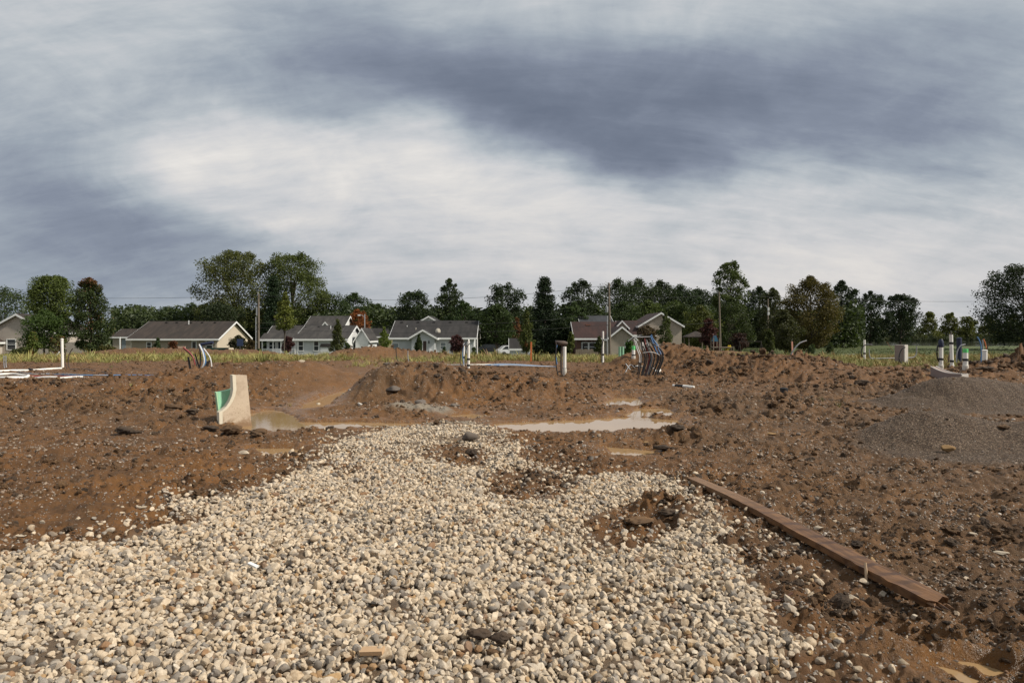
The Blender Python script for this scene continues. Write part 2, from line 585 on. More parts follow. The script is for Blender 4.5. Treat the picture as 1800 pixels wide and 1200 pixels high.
def mat(name, col, rough=.6, var=.18, scale=6.0, bump=0.0, metal=0.0, dirt=0.0, spec=.4):
    if name in _mc:
        return _mc[name]
    m, g, bs = new_mat(name)
    tc = g.n('ShaderNodeTexCoord').outputs['Object']
    n = g.noise(tc, scale, 6, .6)
    c = g.mix(n, tuple(x * (1 - var) for x in col), tuple(min(1, x * (1 + var)) for x in col))
    if dirt:
        n2 = g.noise(tc, scale * .55, 6, .65)
        c = g.mix(g.m('MULTIPLY', g.rng(n2, .42, .68), dirt), c, (.17, .095, .05))
    g.put(bs.inputs['Base Color'], c)
    bs.inputs['Roughness'].default_value = rough
    bs.inputs['Metallic'].default_value = metal
    bs.inputs['Specular IOR Level'].default_value = spec
    if bump:
        b = g.n('ShaderNodeBump')
        b.inputs['Strength'].default_value = bump
        b.inputs['Distance'].default_value = .01
        g.put(b.inputs['Height'], g.noise(tc, scale * 8, 5, .65))
        g.put(bs.inputs['Normal'], b.outputs[0])
    _mc[name] = m
    return m


def ground_mat():
    m, g, bs = new_mat('soil')
    tc = g.n('ShaderNodeTexCoord').outputs['Object']
    big = g.noise(tc, .45, 5, .6, .4)
    mid = g.noise(tc, 2.6, 6, .62, .3)
    fine = g.noise(tc, 22, 6, .68)
    vfine = g.noise(tc, 110, 4, .7)
    c = g.mix(g.rng(mid, .32, .68), (0.091, 0.041, 0.013), (0.169, 0.074, 0.021))
    c = g.mix(g.m('MULTIPLY', g.rng(big, .48, .66), .55), c, (0.216, 0.092, 0.021))
    c = g.mix(g.m('MULTIPLY', g.rng(g.noise(tc, 1.1, 5, .6, .8), .52, .68), .60), c, (0.064, 0.035, 0.016))
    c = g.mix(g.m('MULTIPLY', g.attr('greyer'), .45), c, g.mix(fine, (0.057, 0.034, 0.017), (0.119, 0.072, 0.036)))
    # black muck patches
    muck = g.m('MULTIPLY', g.rng(g.noise(tc, 1.7, 6, .66, 1.0), .62, .72), .7)
    c = g.mix(g.m('MULTIPLY', muck, g.m('SUBTRACT', 1.0, g.attr('lawn'))), c, (0.045, 0.041, 0.026))
    c = g.mix(g.m('MULTIPLY', g.attr('red'), .6), c, g.mix(mid, (0.090, 0.039, 0.010), (0.157, 0.066, 0.016)))
    c = g.mix(g.m('MULTIPLY', g.attr('wet'), .75), c, g.mix(mid, (0.171, 0.078, 0.021), (0.244, 0.110, 0.028)))
    c = g.mix(g.rng(fine, .25, .75, .0, .5), c, g.mix(.5, c, (0.053, 0.041, 0.021)))
    # grit: single pale, grey and dark grains
    v1 = g.voro(tc, 62)
    hs = g.n('ShaderNodeSeparateColor')
    g.put(hs.inputs[0], v1.outputs['Color'])
    grain = g.m('MULTIPLY', g.m('GREATER_THAN', hs.outputs[0], g.rng(mid, .35, .65, .93, .72)), g.rng(v1.outputs['Distance'], .30, .48, 1, 0))
    gc = g.ramp(hs.outputs[1], [(0, (.10, .085, .07)), (.4, (.24, .20, .16)), (.75, (.36, .31, .26)), (1, (.52, .48, .43))])
    c = g.mix(g.m('MULTIPLY', grain, g.m('SUBTRACT', .9, g.attr('lawn'))), c, gc)
    # stone bed under the crushed stone and the fine piles
    v2 = g.voro(tc, 85)
    h2 = g.n('ShaderNodeSeparateColor')
    g.put(h2.inputs[0], v2.outputs['Color'])
    pea = g.ramp(h2.outputs[0], [(0, (.024, .015, .009)), (.4, (.068, .042, .025)), (.8, (.130, .085, .052)), (1, (.32, .24, .17))])
    c = g.mix(g.m('MULTIPLY', g.attr('pea'), .92), c, pea)
    gritc = g.mix(fine, (.13, .105, .075), (.30, .25, .19))
    c = g.mix(g.attr('grit'), c, gritc)
    c = g.mix(g.m('MULTIPLY', g.attr('grav'), .85), c, g.mix(fine, (.085, .058, .036), (.20, .145, .095)))
    lawn = g.mix(g.noise(tc, .35, 5, .6), (.045, .066, .016), (.088, .098, .028))
    c = g.mix(g.attr('lawn'), c, lawn)
    weed = g.mix(g.noise(tc, 1.2, 5, .6), (.16, .12, .045), (.20, .17, .06))
    c = g.mix(g.m('MULTIPLY', g.attr('weed'), .75), c, weed)
    g.put(bs.inputs['Base Color'], c)
    rg = g.rng(g.attr('wet'), 0, 1, .78, .26)
    rg = g.m('SUBTRACT', rg, g.m('MULTIPLY', g.rng(mid, .55, .75), .16))
    g.put(bs.inputs['Roughness'], rg)
    bs.inputs['Specular IOR Level'].default_value = .35
    b1 = g.n('ShaderNodeBump')
    b1.inputs['Strength'].default_value = 1.0
    b1.inputs['Distance'].default_value = .022
    hsum = g.m('ADD', g.m('MULTIPLY', fine, 1.2), g.m('MULTIPLY', vfine, .5))
    hsum = g.m('ADD', hsum, g.m('MULTIPLY', grain, .5))
    hsum = g.m('SUBTRACT', hsum, g.m('MULTIPLY', g.m('MULTIPLY', g.attr('pea'), v2.outputs['Distance']), .9))
    g.put(b1.inputs['Height'], hsum)
    g.put(bs.inputs['Normal'], b1.outputs[0])
    return m


SOIL = ground_mat()


# ------------------------------------------------------------------ ground sheet
def build_ground():
    dense = np.radians(np.linspace(-41, 41, 770))
    side = np.radians(np.concatenate([np.linspace(41, 60, 40)[1:], np.linspace(60, 180, 50)[1:]]))
    th = np.concatenate([-side[::-1], dense, side[:-1]])
    rr = [1.2]
    while rr[-1] < 1800:
        r = rr[-1]
        k = .05 if r < 2.3 else (.0036 if r < 8 else (.0033 if r < 21 else .0055 if r < 32 else (.012 if r < 120 else .06)))
        rr.append(r * (1 + k))
    rr = np.array(rr)
    T, Rr = np.meshgrid(th, rr)
    X, Y = Rr * np.sin(T), Rr * np.cos(T)
    t = terrain(X.ravel(), Y.ravel())
    x, y = X.ravel(), Y.ravel()
    V = np.stack([x, y, t['h']], 1)
    nr, nt = len(rr), len(th)
    i = np.arange(nr - 1)[:, None] * nt + np.arange(nt)[None, :]
    j = np.arange(nr - 1)[:, None] * nt + (np.arange(nt)[None, :] + 1) % nt
    Fc = np.stack([i, j, j + nt, i + nt], -1).reshape(-1, 4)
    # close the centre under the camera
    V = np.vstack([V, [[0, 0, 0.0]]])
    c = len(V) - 1
    k = np.arange(0, nt - 1, 2)
    cen = np.stack([np.full_like(k, c), (k + 2) % nt, k + 1, k], 1)
    Fc = np.vstack([Fc[:, ::-1], cen[:, ::-1]])

    def ext(a):
        return np.concatenate([a, [0.0]])
    w1 = fbm(x, y, 3.0, 3, 91)
    w2 = fbm(x, y, 14.0, 3, 92)
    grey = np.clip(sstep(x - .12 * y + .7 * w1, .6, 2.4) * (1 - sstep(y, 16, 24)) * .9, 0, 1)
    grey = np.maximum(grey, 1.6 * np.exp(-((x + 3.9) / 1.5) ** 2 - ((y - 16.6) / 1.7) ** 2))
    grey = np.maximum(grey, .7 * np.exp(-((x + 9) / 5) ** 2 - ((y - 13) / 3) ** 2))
    red = np.clip(sstep(y, 20, 27) * (1 - sstep(y, 60, 66)) * (.55 + .6 * w2) + .7 * t['track'] + .9 * np.exp(-((x - 9) / 4) ** 2 - ((y - 27) / 5) ** 2), 0, 1)
    red = np.maximum(red, np.exp(-((x + 7.5) / 3.5) ** 2 - ((y - 19) / 2) ** 2))
    lawn = sstep(y + 3 * w1, 62, 68) * (1 - np.clip(1.6 * np.exp(-((x + 26) / 8) ** 2 - ((y - 57) / 4) ** 2), 0, 1))
    weed = weed_mask(x, y, t)
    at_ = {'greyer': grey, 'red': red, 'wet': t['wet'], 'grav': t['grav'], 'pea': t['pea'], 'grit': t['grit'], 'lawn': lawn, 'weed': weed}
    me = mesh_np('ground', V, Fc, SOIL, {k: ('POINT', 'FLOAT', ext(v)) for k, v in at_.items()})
    o = link('ground', me)
    tag(o, 'churned brown clay ground of the building lot running to lawn', 'ground', kind='structure')


def weed_mask(x, y, t=None):
    n = fbm(x, y, 4.0, 3, 95)
    n2 = fbm(x, y, 1.2, 2, 96)
    m = sstep(y + 2.5 * n, 36.5, 40) * (1 - sstep(y + 2.5 * n, 52, 58))
    m = np.maximum(m, .8 * sstep(y + 3 * n, 30, 33) * (1 - sstep(y, 40, 44)) * sstep(x, 12.5, 14) * (1 - sstep(x, 20, 23)))
    m = np.maximum(m, .7 * sstep(y + 3 * n, 31, 34) * (1 - sstep(y, 38, 40)) * (1 - sstep(x, -4, -2)) * sstep(x, -9, -7))
    m = m * sstep(n * .6 + n2 * .6, -.45, .15)
    md = t['md'] if t is not None else terrain(x, y, False)['md']
    tx = np.interp(y, [24, 32, 46, 60], [-5.4, -6.2, -8.5, -10])
    m = m * (1 - .9 * np.exp(-((x - tx) / 2.6) ** 2))
    return np.clip(m * (1 - sstep(md, .12, .4)), 0, 1)


build_ground()


# ------------------------------------------------------------------ standing water
def water_mats():
    m, g, bs = new_mat('muddy_water')
    tc = g.n('ShaderNodeTexCoord').outputs['Object']
    g.put(bs.inputs['Base Color'], g.mix(g.noise(tc, 1.3, 3, .5), (.26, .160, .072), (.34, .225, .115)))
    bs.inputs['Roughness'].default_value = .04
    bs.inputs['IOR'].default_value = 1.33
    b = g.n('ShaderNodeBump')
    b.inputs['Strength'].default_value = .05
    b.inputs['Distance'].default_value = .01
    g.put(b.inputs['Height'], g.noise(tc, 9, 2, .5))
    g.put(bs.inputs['Normal'], b.outputs[0])
    p, g, bs = new_mat('pond_water')
    tc = g.n('ShaderNodeTexCoord').outputs['Object']
    bs.inputs['Base Color'].default_value = (.035, .040, .026, 1)
    bs.inputs['Roughness'].default_value = .08
    bs.inputs['IOR'].default_value = 1.33
    b = g.n('ShaderNodeBump')
    b.inputs['Strength'].default_value = .25
    b.inputs['Distance'].default_value = .05
    g.put(b.inputs['Height'], g.noise(tc, 1.5, 3, .5))
    g.put(bs.inputs['Normal'], b.outputs[0])
    return m, p


MUD_WATER, POND_WATER = water_mats()


WET_CELLS = set()


def water_sheet(name, poly, level, mat_, label):
    xs = [p[0] for p in poly]
    ys = [p[1] for p in poly]
    mg = 0.3 if ys[0] > 5 else .12
    st = .03
    gx = np.arange(math.floor((min(xs) - mg) / st), math.ceil((max(xs) + mg) / st)) * st
    gy = np.arange(math.floor((min(ys) - mg) / st), math.ceil((max(ys) + mg) / st)) * st
    X, Y = np.meshgrid(gx, gy)
    h = terrain(X.ravel(), Y.ravel())['h'].reshape(X.shape)
    low = h < level + .012
    cell = low[:-1, :-1] | low[1:, :-1] | low[:-1, 1:] | low[1:, 1:]
    for r_, c_ in zip(*np.nonzero(cell)):
        key = (int(round(gx[c_] / st)), int(round(gy[r_] / st)))
        if key in WET_CELLS:
            cell[r_, c_] = False
        WET_CELLS.add(key)
    n = len(gx)
    ii, jj = np.nonzero(cell)
    if len(ii) == 0:
        return
    a = ii * n + jj
    Fc = np.stack([a, a + 1, a + n + 1, a + n], 1)
    V = np.stack([X.ravel(), Y.ravel(), np.full(X.size, level)], 1)
    used, inv = np.unique(Fc, return_inverse=True)
    V = V[used]
    Fc = inv.reshape(Fc.shape)
    c = V.mean(0)
    o = link(name, mesh_np(name, V - c, Fc, mat_, smooth=False), loc=c)
    tag(o, label, 'puddle', kind='structure')


PL = ['orange muddy puddle at the foot of the green board', 'long pale muddy puddle beyond the stone bed', 'small pale puddle right of the centre mound, farthest back',
      'short puddle just behind the long pale puddle', 'small brown puddle among dark clods', 'shallow puddle in front of the leaning boards',
      'water in the tyre print at the bottom right corner', 'water in the upper tyre print at bottom right', 'orange water in the rut left of the grey mound', 'thin wet film below the centre mound']
for (poly, dep), lb in zip(POOLS, PL):
    water_sheet('puddle', poly, WATER, MUD_WATER, lb)


def build_pond():
    n = 64
    V = [(175 + 99 * math.cos(2 * PI * k / n), 208 + 52 * math.sin(2 * PI * k / n), -1.72) for k in range(n)]
    mb = MB()
    mb.add(V, [tuple(range(n))])
    o = mb.build('pond', POND_WATER)
    tag(o, 'dark still pond beyond the grass bank', 'pond', kind='structure')


build_pond()


# ------------------------------------------------------------------ stones, clods, pebbles
def ico(sub):
    bm = bmesh.new()
    bmesh.ops.create_icosphere(bm, subdivisions=sub, radius=1)
    V = np.array([v.co[:] for v in bm.verts])
    Fc = np.array([[l.index for l in f.verts] for f in bm.faces])
    bm.free()
    return V, Fc


ICO = {s: ico(s) for s in (1, 2, 3, 4)}


def stone_shape(rng, sub=3, planes=11, soft=18.0, rough=.03, asp=(.75, 1.2)):
    V, Fc = ICO[sub]
    N = rng.normal(size=(planes, 3))
    N /= np.linalg.norm(N, axis=1)[:, None]
    hh = rng.uniform(.55, 1.0, planes)
    d = np.maximum(V @ N.T, 1e-3) / hh
    q = (np.sum(d ** soft, 1) + .85 ** soft) ** (-1 / soft)
    o = rng.uniform(0, 50, 3)
    nz = np.array([mnoise.fractal(Vector(v * 2.3 + o), 1.0, 2.1, 3) for v in V])
    q = q * (1 + rough * nz)
    P = V * q[:, None]
    P = P * np.array([rng.uniform(.95, 1.3), rng.uniform(.75, 1.0), rng.uniform(.6, .85)])
    return P, Fc


def clod_shape(rng, sub=3, amp=.36):
    V, Fc = ICO[sub]
    o = rng.uniform(0, 50, 3)
    q = []
    for v in V:
        a = mnoise.fractal(Vector(v * 1.1 + o), .8, 2.1, 5)
        c = mnoise.cell(Vector(v * 2.6 + o))
        q.append(1 + amp * a + .12 * c + .10 * mnoise.noise(v * 6 + o))
    P = V * np.maximum(np.array(q), .35)[:, None]
    P = P * np.array([rng.uniform(.95, 1.3), rng.uniform(.8, 1.05), rng.uniform(.55, .8)])
    return P, Fc


def stone_mat(name, stops, bump=.5, dust=.0, scale=40.0):
    m, g, bs = new_mat(name)
    tc = g.n('ShaderNodeTexCoord').outputs['Object']
    oi = g.n('ShaderNodeObjectInfo')
    c = g.ramp(oi.outputs['Random'], stops)
    off = g.n('ShaderNodeCombineXYZ')
    g.put(off.inputs[0], g.m('MULTIPLY', oi.outputs['Random'], 37.0))
    p = g.vm('ADD', tc, off.outputs[0])
    n = g.noise(p, 1.6, 6, .65)
    c = g.mix(g.rng(n, .3, .75), g.mix(1.0, c, (.72, .68, .64), 'MULTIPLY'), c)
    n2 = g.noise(p, 6.5, 5, .7)
    c = g.mix(g.m('MULTIPLY', g.rng(n2, .56, .74), .55), c, g.mix(1.0, c, (.42, .36, .30), 'MULTIPLY'))
    n3 = g.noise(p, .9, 3, .6)
    c = g.mix(g.m('MULTIPLY', g.rng(n3, .55, .75), dust), c, (.22, .135, .07))
    g.put(bs.inputs['Base Color'], c)
    bs.inputs['Roughness'].default_value = .85
    bs.inputs['Specular IOR Level'].default_value = .25
    b = g.n('ShaderNodeBump')
    b.inputs['Strength'].default_value = bump
    b.inputs['Distance'].default_value = .004
    g.put(b.inputs['Height'], g.noise(p, 5.0, 8, .7))
    g.put(bs.inputs['Normal'], b.outputs[0])
    return m


LIME = stone_mat('crushed_limestone', [(0, (0.376, 0.299, 0.209)), (.18, (0.545, 0.446, 0.325)), (.40, (0.658, 0.557, 0.423)), (.56, (0.414, 0.363, 0.298)), (.66, (0.564, 0.446, 0.307)), (.74, (0.338, 0.308, 0.271)), (.82, (0.254, 0.225, 0.191)), (.87, (0.188, 0.166, 0.142)), (.90, (0.291, 0.170, 0.093)), (.94, (0.414, 0.281, 0.147)), (1, (0.696, 0.616, 0.498))], .6, .5)
PEB = stone_mat('field_pebble', [(0, (.14, .11, .085)), (.3, (.24, .19, .145)), (.55, (.34, .28, .22)), (.72, (.20, .115, .065)), (.84, (.42, .36, .30)), (.94, (.12, .10, .09)), (1, (.58, .53, .47))], .4, .5)


def clod_mat(name, a, b, dark):
    m, g, bs = new_mat(name)
    tc = g.n('ShaderNodeTexCoord').outputs['Object']
    oi = g.n('ShaderNodeObjectInfo')
    c = g.mix(oi.outputs['Random'], a, b)
    n = g.noise(tc, 2.6, 7, .68)
    c = g.mix(g.rng(n, .35, .65, 0, .75), c, dark)
    g.put(bs.inputs['Base Color'], c)
    bs.inputs['Roughness'].default_value = .8
    bs.inputs['Specular IOR Level'].default_value = .25
    bm_ = g.n('ShaderNodeBump')
    bm_.inputs['Strength'].default_value = .9
    bm_.inputs['Distance'].default_value = .015
    g.put(bm_.inputs['Height'], g.noise(tc, 7, 8, .72))
    g.put(bs.inputs['Normal'], bm_.outputs[0])
    return m


CLOD = clod_mat('soil_clod', (.094, .052, .024), (.160, .090, .040), (.064, .040, .024))
CLOD_DARK = clod_mat('dark_soil_clod', (.060, .040, .026), (.094, .060, .035), (.038, .028, .021))

VARC = {}


def variants(key, fn, n, m):
    c = bpy.data.collections.new(key)
    for i in range(n):
        P, Fc = fn(np.random.default_rng(100 + i * 7))
        o = bpy.data.objects.new('stone_source', mesh_np(key, P, Fc, m, smooth='clod' not in key))
        c.objects.link(o)
    VARC[key] = c
    return c


def scatter(name, pts, rot, scl, idx, coll, label, cat, parent=None, nvar=8):
    me = bpy.data.meshes.new(name)
    me.vertices.add(len(pts))
    me.vertices.foreach_set('co', np.asarray(pts, dtype=np.float32).ravel())
    for nm, typ, arr, f in (('rot', 'FLOAT_VECTOR', rot, 'vector'), ('scl', 'FLOAT_VECTOR', scl, 'vector'), ('pick', 'INT', idx, 'value')):
        a = me.attributes.new(nm, typ, 'POINT')
        a.data.foreach_set(f, np.ascontiguousarray(arr, dtype=np.int32 if typ == 'INT' else np.float32).ravel())
    o = link(name, me, parent)
    ng = bpy.data.node_groups.new(name, 'GeometryNodeTree')
    ng.interface.new_socket('Geometry', in_out='INPUT', socket_type='NodeSocketGeometry')
    ng.interface.new_socket('Geometry', in_out='OUTPUT', socket_type='NodeSocketGeometry')
    N = ng.nodes
    gi, go = N.new('NodeGroupInput'), N.new('NodeGroupOutput')
    mp = N.new('GeometryNodeMeshToPoints')
    mp.inputs['Radius'].default_value = .001
    ip = N.new('GeometryNodeInstanceOnPoints')
    ci = N.new('GeometryNodeCollectionInfo')
    ci.inputs['Collection'].default_value = coll
    ci.inputs['Separate Children'].default_value = True
    ci.inputs['Reset Children'].default_value = True
    ip.inputs['Pick Instance'].default_value = True

    def na(nm, typ):
        q = N.new('GeometryNodeInputNamedAttribute')
        q.data_type = typ
        q.inputs['Name'].default_value = nm
        return q.outputs['Attribute']
    L = ng.links
    er = N.new('FunctionNodeEulerToRotation')
    L.new(na('rot', 'FLOAT_VECTOR'), er.inputs[0])
    L.new(gi.outputs[0], mp.inputs['Mesh'])
    L.new(mp.outputs[0], ip.inputs['Points'])
    L.new(ci.outputs[0], ip.inputs['Instance'])
    L.new(er.outputs[0], ip.inputs['Rotation'])
    L.new(na('scl', 'FLOAT_VECTOR'), ip.inputs['Scale'])
    L.new(na('pick', 'INT'), ip.inputs['Instance Index'])
    L.new(ip.outputs[0], go.inputs[0])
    md = o.modifiers.new('scatter', 'NODES')
    md.node_group = ng
    return tag(o, label, cat, kind='stuff')


variants('lime_v', lambda r: stone_shape(r, 3, int(r.integers(8, 12)), 90, .06), 14, LIME)
variants('pebble_v', lambda r: stone_shape(r, 2, int(r.integers(8, 14)), 14, .04), 8, PEB)
variants('clod_v', lambda r: clod_shape(r, 3), 10, CLOD)
variants('dark_clod_v', lambda r: clod_shape(r, 3), 6, CLOD_DARK)


def lay_gravel():
    rng = np.random.default_rng(5)
    gx0, gx1, gy0, gy1 = -5.2, 3.0, 1.9, 12.0
    # jittered grid of candidates, about one and a half layers
    C = []
    for cell, keep in ((.0305, 1.0), (.039, .7)):
        nx, ny = int((gx1 - gx0) / cell), int((gy1 - gy0) / cell)
        X, Y = np.meshgrid(np.arange(nx), np.arange(ny))
        x = gx0 + (X.ravel() + rng.uniform(0, 1, X.size)) * cell
        y = gy0 + (Y.ravel() + rng.uniform(0, 1, X.size)) * cell
        k = (rng.uniform(size=X.size) < keep) & (np.abs(x) < .80 * y + .35)
        C.append(np.stack([x[k], y[k]], 1))
    P = np.vstack(C)
    rng.shuffle(P)
    t = terrain(P[:, 0], P[:, 1])
    prob = t['grav']
    n1 = fbm(P[:, 0], P[:, 1], .8, 3, 201)
    thin = sstep(P[:, 1], 6.8, 10.5)
    prob = prob * (1 - thin * .80 * sstep(n1, -.35, .30)) * (1 - .5 * sstep(fbm(P[:, 0], P[:, 1], .5, 3, 207), .25, .6))
    stray = .13 * np.exp(np.minimum(0, poly_sd(P[:, 0], P[:, 1], GRAVEL)) / .28)
    k = rng.uniform(size=len(P)) < np.maximum(prob, stray) * (t['pool'] < .03)
    P = P[k]
    hz = t['h'][k]
    n = len(P)
    r = .0150 * np.exp(rng.normal(0, .30, n))
    r = np.clip(r, .009, .040)
    # drop one by one on a height map
    cs = .012
    NX, NY = int((gx1 - gx0) / cs) + 12, int((gy1 - gy0) / cs) + 12
    top = np.full((NX, NY), -9.0)
    off = {}
    z = np.zeros(n)
    ix = ((P[:, 0] - gx0) / cs).astype(int) + 5
    iy = ((P[:, 1] - gy0) / cs).astype(int) + 5
    for kk in range(1, 6):
        a, b = np.meshgrid(np.arange(-kk, kk + 1), np.arange(-kk, kk + 1), indexing='ij')
        off[kk] = (a * a + b * b) * cs * cs
    for i in range(n):
        kk = min(4, max(1, int(r[i] / cs)))
        sl_ = top[max(0, ix[i] - kk):ix[i] + kk + 1, max(0, iy[i] - kk):iy[i] + kk + 1]
        if sl_.shape != off[kk].shape:
            z[i] = hz[i]
            continue
        base = max(hz[i] - .008, float(np.mean(np.maximum(sl_, hz[i]))) - .006)
        base = min(base, hz[i] + .05)
        z[i] = base + r[i] * .55
        dome = base + 1.25 * r[i] * np.sqrt(np.maximum(0, 1 - off[kk] / (r[i] * 1.15) ** 2))
        dome[off[kk] > (r[i] * 1.15) ** 2] = -9
        np.maximum(sl_, dome, out=sl_)
    rot = np.stack([rng.normal(0, .5, n), rng.normal(0, .5, n), rng.uniform(0, 2 * PI, n)], 1)
    flip = rng.uniform(size=n) < .25
    rot[flip, 0] += PI / 2
    scl = r[:, None] * rng.uniform(.92, 1.12, (n, 3))
    idx = rng.integers(0, 14, n)
    pts = np.stack([P[:, 0], P[:, 1], z], 1)
    bed = empty('gravel_bed', (0, 5, 0), 'broad bed of loose crushed pale limestone in the foreground', 'gravel')
    bed['kind'] = 'stuff'
    # the stones that show largest: near, big and high in the pile
    vis = (np.abs(P[:, 0]) < .735 * P[:, 1]) & (P[:, 1] > 2.62) & (P[:, 1] < 4.6)
    score = np.where(vis, r / P[:, 1] * (1 + 8 * (z - hz)), 0)
    order = np.argsort(-score)
    near = order[:300]
    rest = np.setdiff1d(np.arange(n), near)
    src = [o.data for o in VARC['lime_v'].objects]
    for i in near:
        o = bpy.data.objects.new('stone', src[idx[i]])
        o.parent = bed
        o.location = pts[i] - np.array([0, 5, 0])
        o.rotation_euler = rot[i]
        o.scale = scl[i]
        COL.objects.link(o)
    g_ = scatter('crushed_stone', pts[rest] - np.array([0, 5, 0]), rot[rest], scl[rest], idx[rest], VARC['lime_v'], None, None, bed)
    return n


NG_STONES = lay_gravel()


def spread(n, ylo, yhi, seed, spread_x=.80):
    """points roughly even in the view: density falls with distance"""
    rng = np.random.default_rng(seed)
    y = ylo * (yhi / ylo) ** rng.uniform(0, 1, n)
    x = rng.uniform(-1, 1, n) * (spread_x * y + .5)
    return rng, x, y


def lay_pebbles():
    rng, x, y = spread(130000, 2.4, 28, 31)
    t = terrain(x, y)
    n1 = fbm(x, y, .9, 3, 301)
    dens = .14 + .80 * sstep(n1, -.10, .50)
    dens = np.maximum(dens, .95 * t['pea'])
    dens *= (1 - t['grav']) * (t['pool'] < .02) * (1 - .85 * t['track']) * (1 - .6 * t['wet'])
    lf = np.exp(-((x + 3.4) / 1.6) ** 2 - ((y - 6.2) / 1.4) ** 2)
    dens *= 1 - .55 * lf
    k = rng.uniform(size=len(x)) < dens
    x, y, h, pea = x[k], y[k], t['h'][k], t['pea'][k]
    n = len(x)
    r = .0065 * np.exp(rng.normal(0, .45, n)) * (.55 + .11 * np.minimum(y, 18))
    r = np.clip(r, .003, .032) * (1 - .45 * pea)
    pts = np.stack([x, y, h + r * .2], 1)
    rot = np.stack([rng.normal(0, .35, n), rng.normal(0, .35, n), rng.uniform(0, 2 * PI, n)], 1)
    scl = r[:, None] * rng.uniform(.8, 1.2, (n, 3))
    scatter('pebbles', pts, rot, scl, rng.integers(0, 8, n), VARC['pebble_v'], 'small grey and pale pebbles strewn over the bare clay', 'pebbles')


def lay_clods():
    rng, x, y = spread(260000, 2.5, 46, 32)
    t = terrain(x, y)
    n1 = fbm(x, y, 1.1, 3, 311)
    dens = np.clip(.05 + .6 * t['R'], 0, 1) * sstep(n1, -.3, .5)
    dens *= (1 - t['grav']) * (1 - .95 * t['pea']) * (t['pool'] < .02) * (1 - .95 * t['track']) * (1 - .5 * t['wet'])
    k = rng.uniform(size=len(x)) < dens
    x, y, h, R = x[k], y[k], t['h'][k], t['R'][k]
    n = len(x)
    r = (.0065 + .012 * R) * np.exp(rng.normal(0, .55, n)) * (.6 + .075 * np.minimum(y, 26))
    r = np.clip(r, .004, .02 + .09 * R)
    pts = np.stack([x, y, h + r * .12], 1)
    rot = np.stack([rng.normal(0, .4, n), rng.normal(0, .4, n), rng.uniform(0, 2 * PI, n)], 1)
    scl = r[:, None] * rng.uniform(.8, 1.25, (n, 3))
    dk = rng.uniform(size=n) < .22
    scatter('soil_clods', pts[~dk], rot[~dk], scl[~dk], rng.integers(0, 10, (~dk).sum()), VARC['clod_v'], 'crumbly brown clay clods all over the churned lot', 'clods')
    scatter('dark_soil_clods', pts[dk], rot[dk], scl[dk], rng.integers(0, 6, dk.sum()), VARC['dark_clod_v'], 'dark damp clods scattered among the brown ones', 'clods')


lay_pebbles()
lay_clods()

# ------------------------------------------------------------------ vegetation
def leaf_mat(name='foliage', trans=.25):
    m = bpy.data.materials.new(name)
    m.use_nodes = True
    nt = m.node_tree
    nt.nodes.clear()
    g = NG(nt)
    oi = g.n('ShaderNodeObjectInfo')
    tint = g.attr('tint')
    c = g.mix(tint, (.80, .86, .84), (2.0, 1.95, 1.45))
    c = g.mix(1.0, oi.outputs['Color'], c, 'MULTIPLY')
    red = g.attr('turn')
    c = g.mix(red, c, (.17, .062, .026))
    d = g.n('ShaderNodeBsdfPrincipled')
    g.put(d.inputs['Base Color'], c)
    d.inputs['Roughness'].default_value = .55
    d.inputs['Specular IOR Level'].default_value = .25
    t = g.n('ShaderNodeBsdfTranslucent')
    g.put(t.inputs[0], g.mix(1.0, c, (1.2, 1.3, .6), 'MULTIPLY'))
    mx = g.n('ShaderNodeMixShader')
    mx.inputs[0].default_value = trans
    nt.links.new(d.outputs[0], mx.inputs[1])
    nt.links.new(t.outputs[0], mx.inputs[2])
    o = g.n('ShaderNodeOutputMaterial')
    nt.links.new(mx.outputs[0], o.inputs[0])
    return m


LEAF = leaf_mat()
BARK = mat('bark', (.085, .068, .052), .9, .35, 5, .6)


def leaves_mesh(C, size, rng, tint, turn=None, up=.35, name='crown'):
    """C (n,3) leaf spots -> folded leaf sprays, two triangles each"""
    n = len(C)
    a = rng.normal(size=(n, 3))
    a[:, 2] = a[:, 2] * .7
    a /= np.linalg.norm(a, axis=1)[:, None] + 1e-6
    b = rng.normal(size=(n, 3))
    b[:, 2] *= .8
    b -= a * np.sum(a * b, 1)[:, None]
    b /= np.linalg.norm(b, axis=1)[:, None] + 1e-6
    nn = np.cross(a, b)
    L = size * rng.uniform(.6, 1.35, n)[:, None]
    Wd = L * rng.uniform(.45, .8, n)[:, None]
    fold = nn * Wd * .35
    V = np.stack([C - a * L * .5, C + b * Wd * .5 + fold, C + a * L * .5, C - b * Wd * .5 + fold], 1).reshape(-1, 3)
    i = np.arange(n)[:, None] * 4
    Fc = np.concatenate([i + np.array([[0, 1, 2]]), i + np.array([[0, 2, 3]])], 1).reshape(-1, 3)
    at_ = {'tint': ('POINT', 'FLOAT', np.repeat(np.clip(tint, 0, 1), 4))}
    at_['turn'] = ('POINT', 'FLOAT', np.repeat(np.zeros(n) if turn is None else np.clip(turn, 0, 1), 4))
    return mesh_np(name, V, Fc, LEAF, at_, smooth=False)


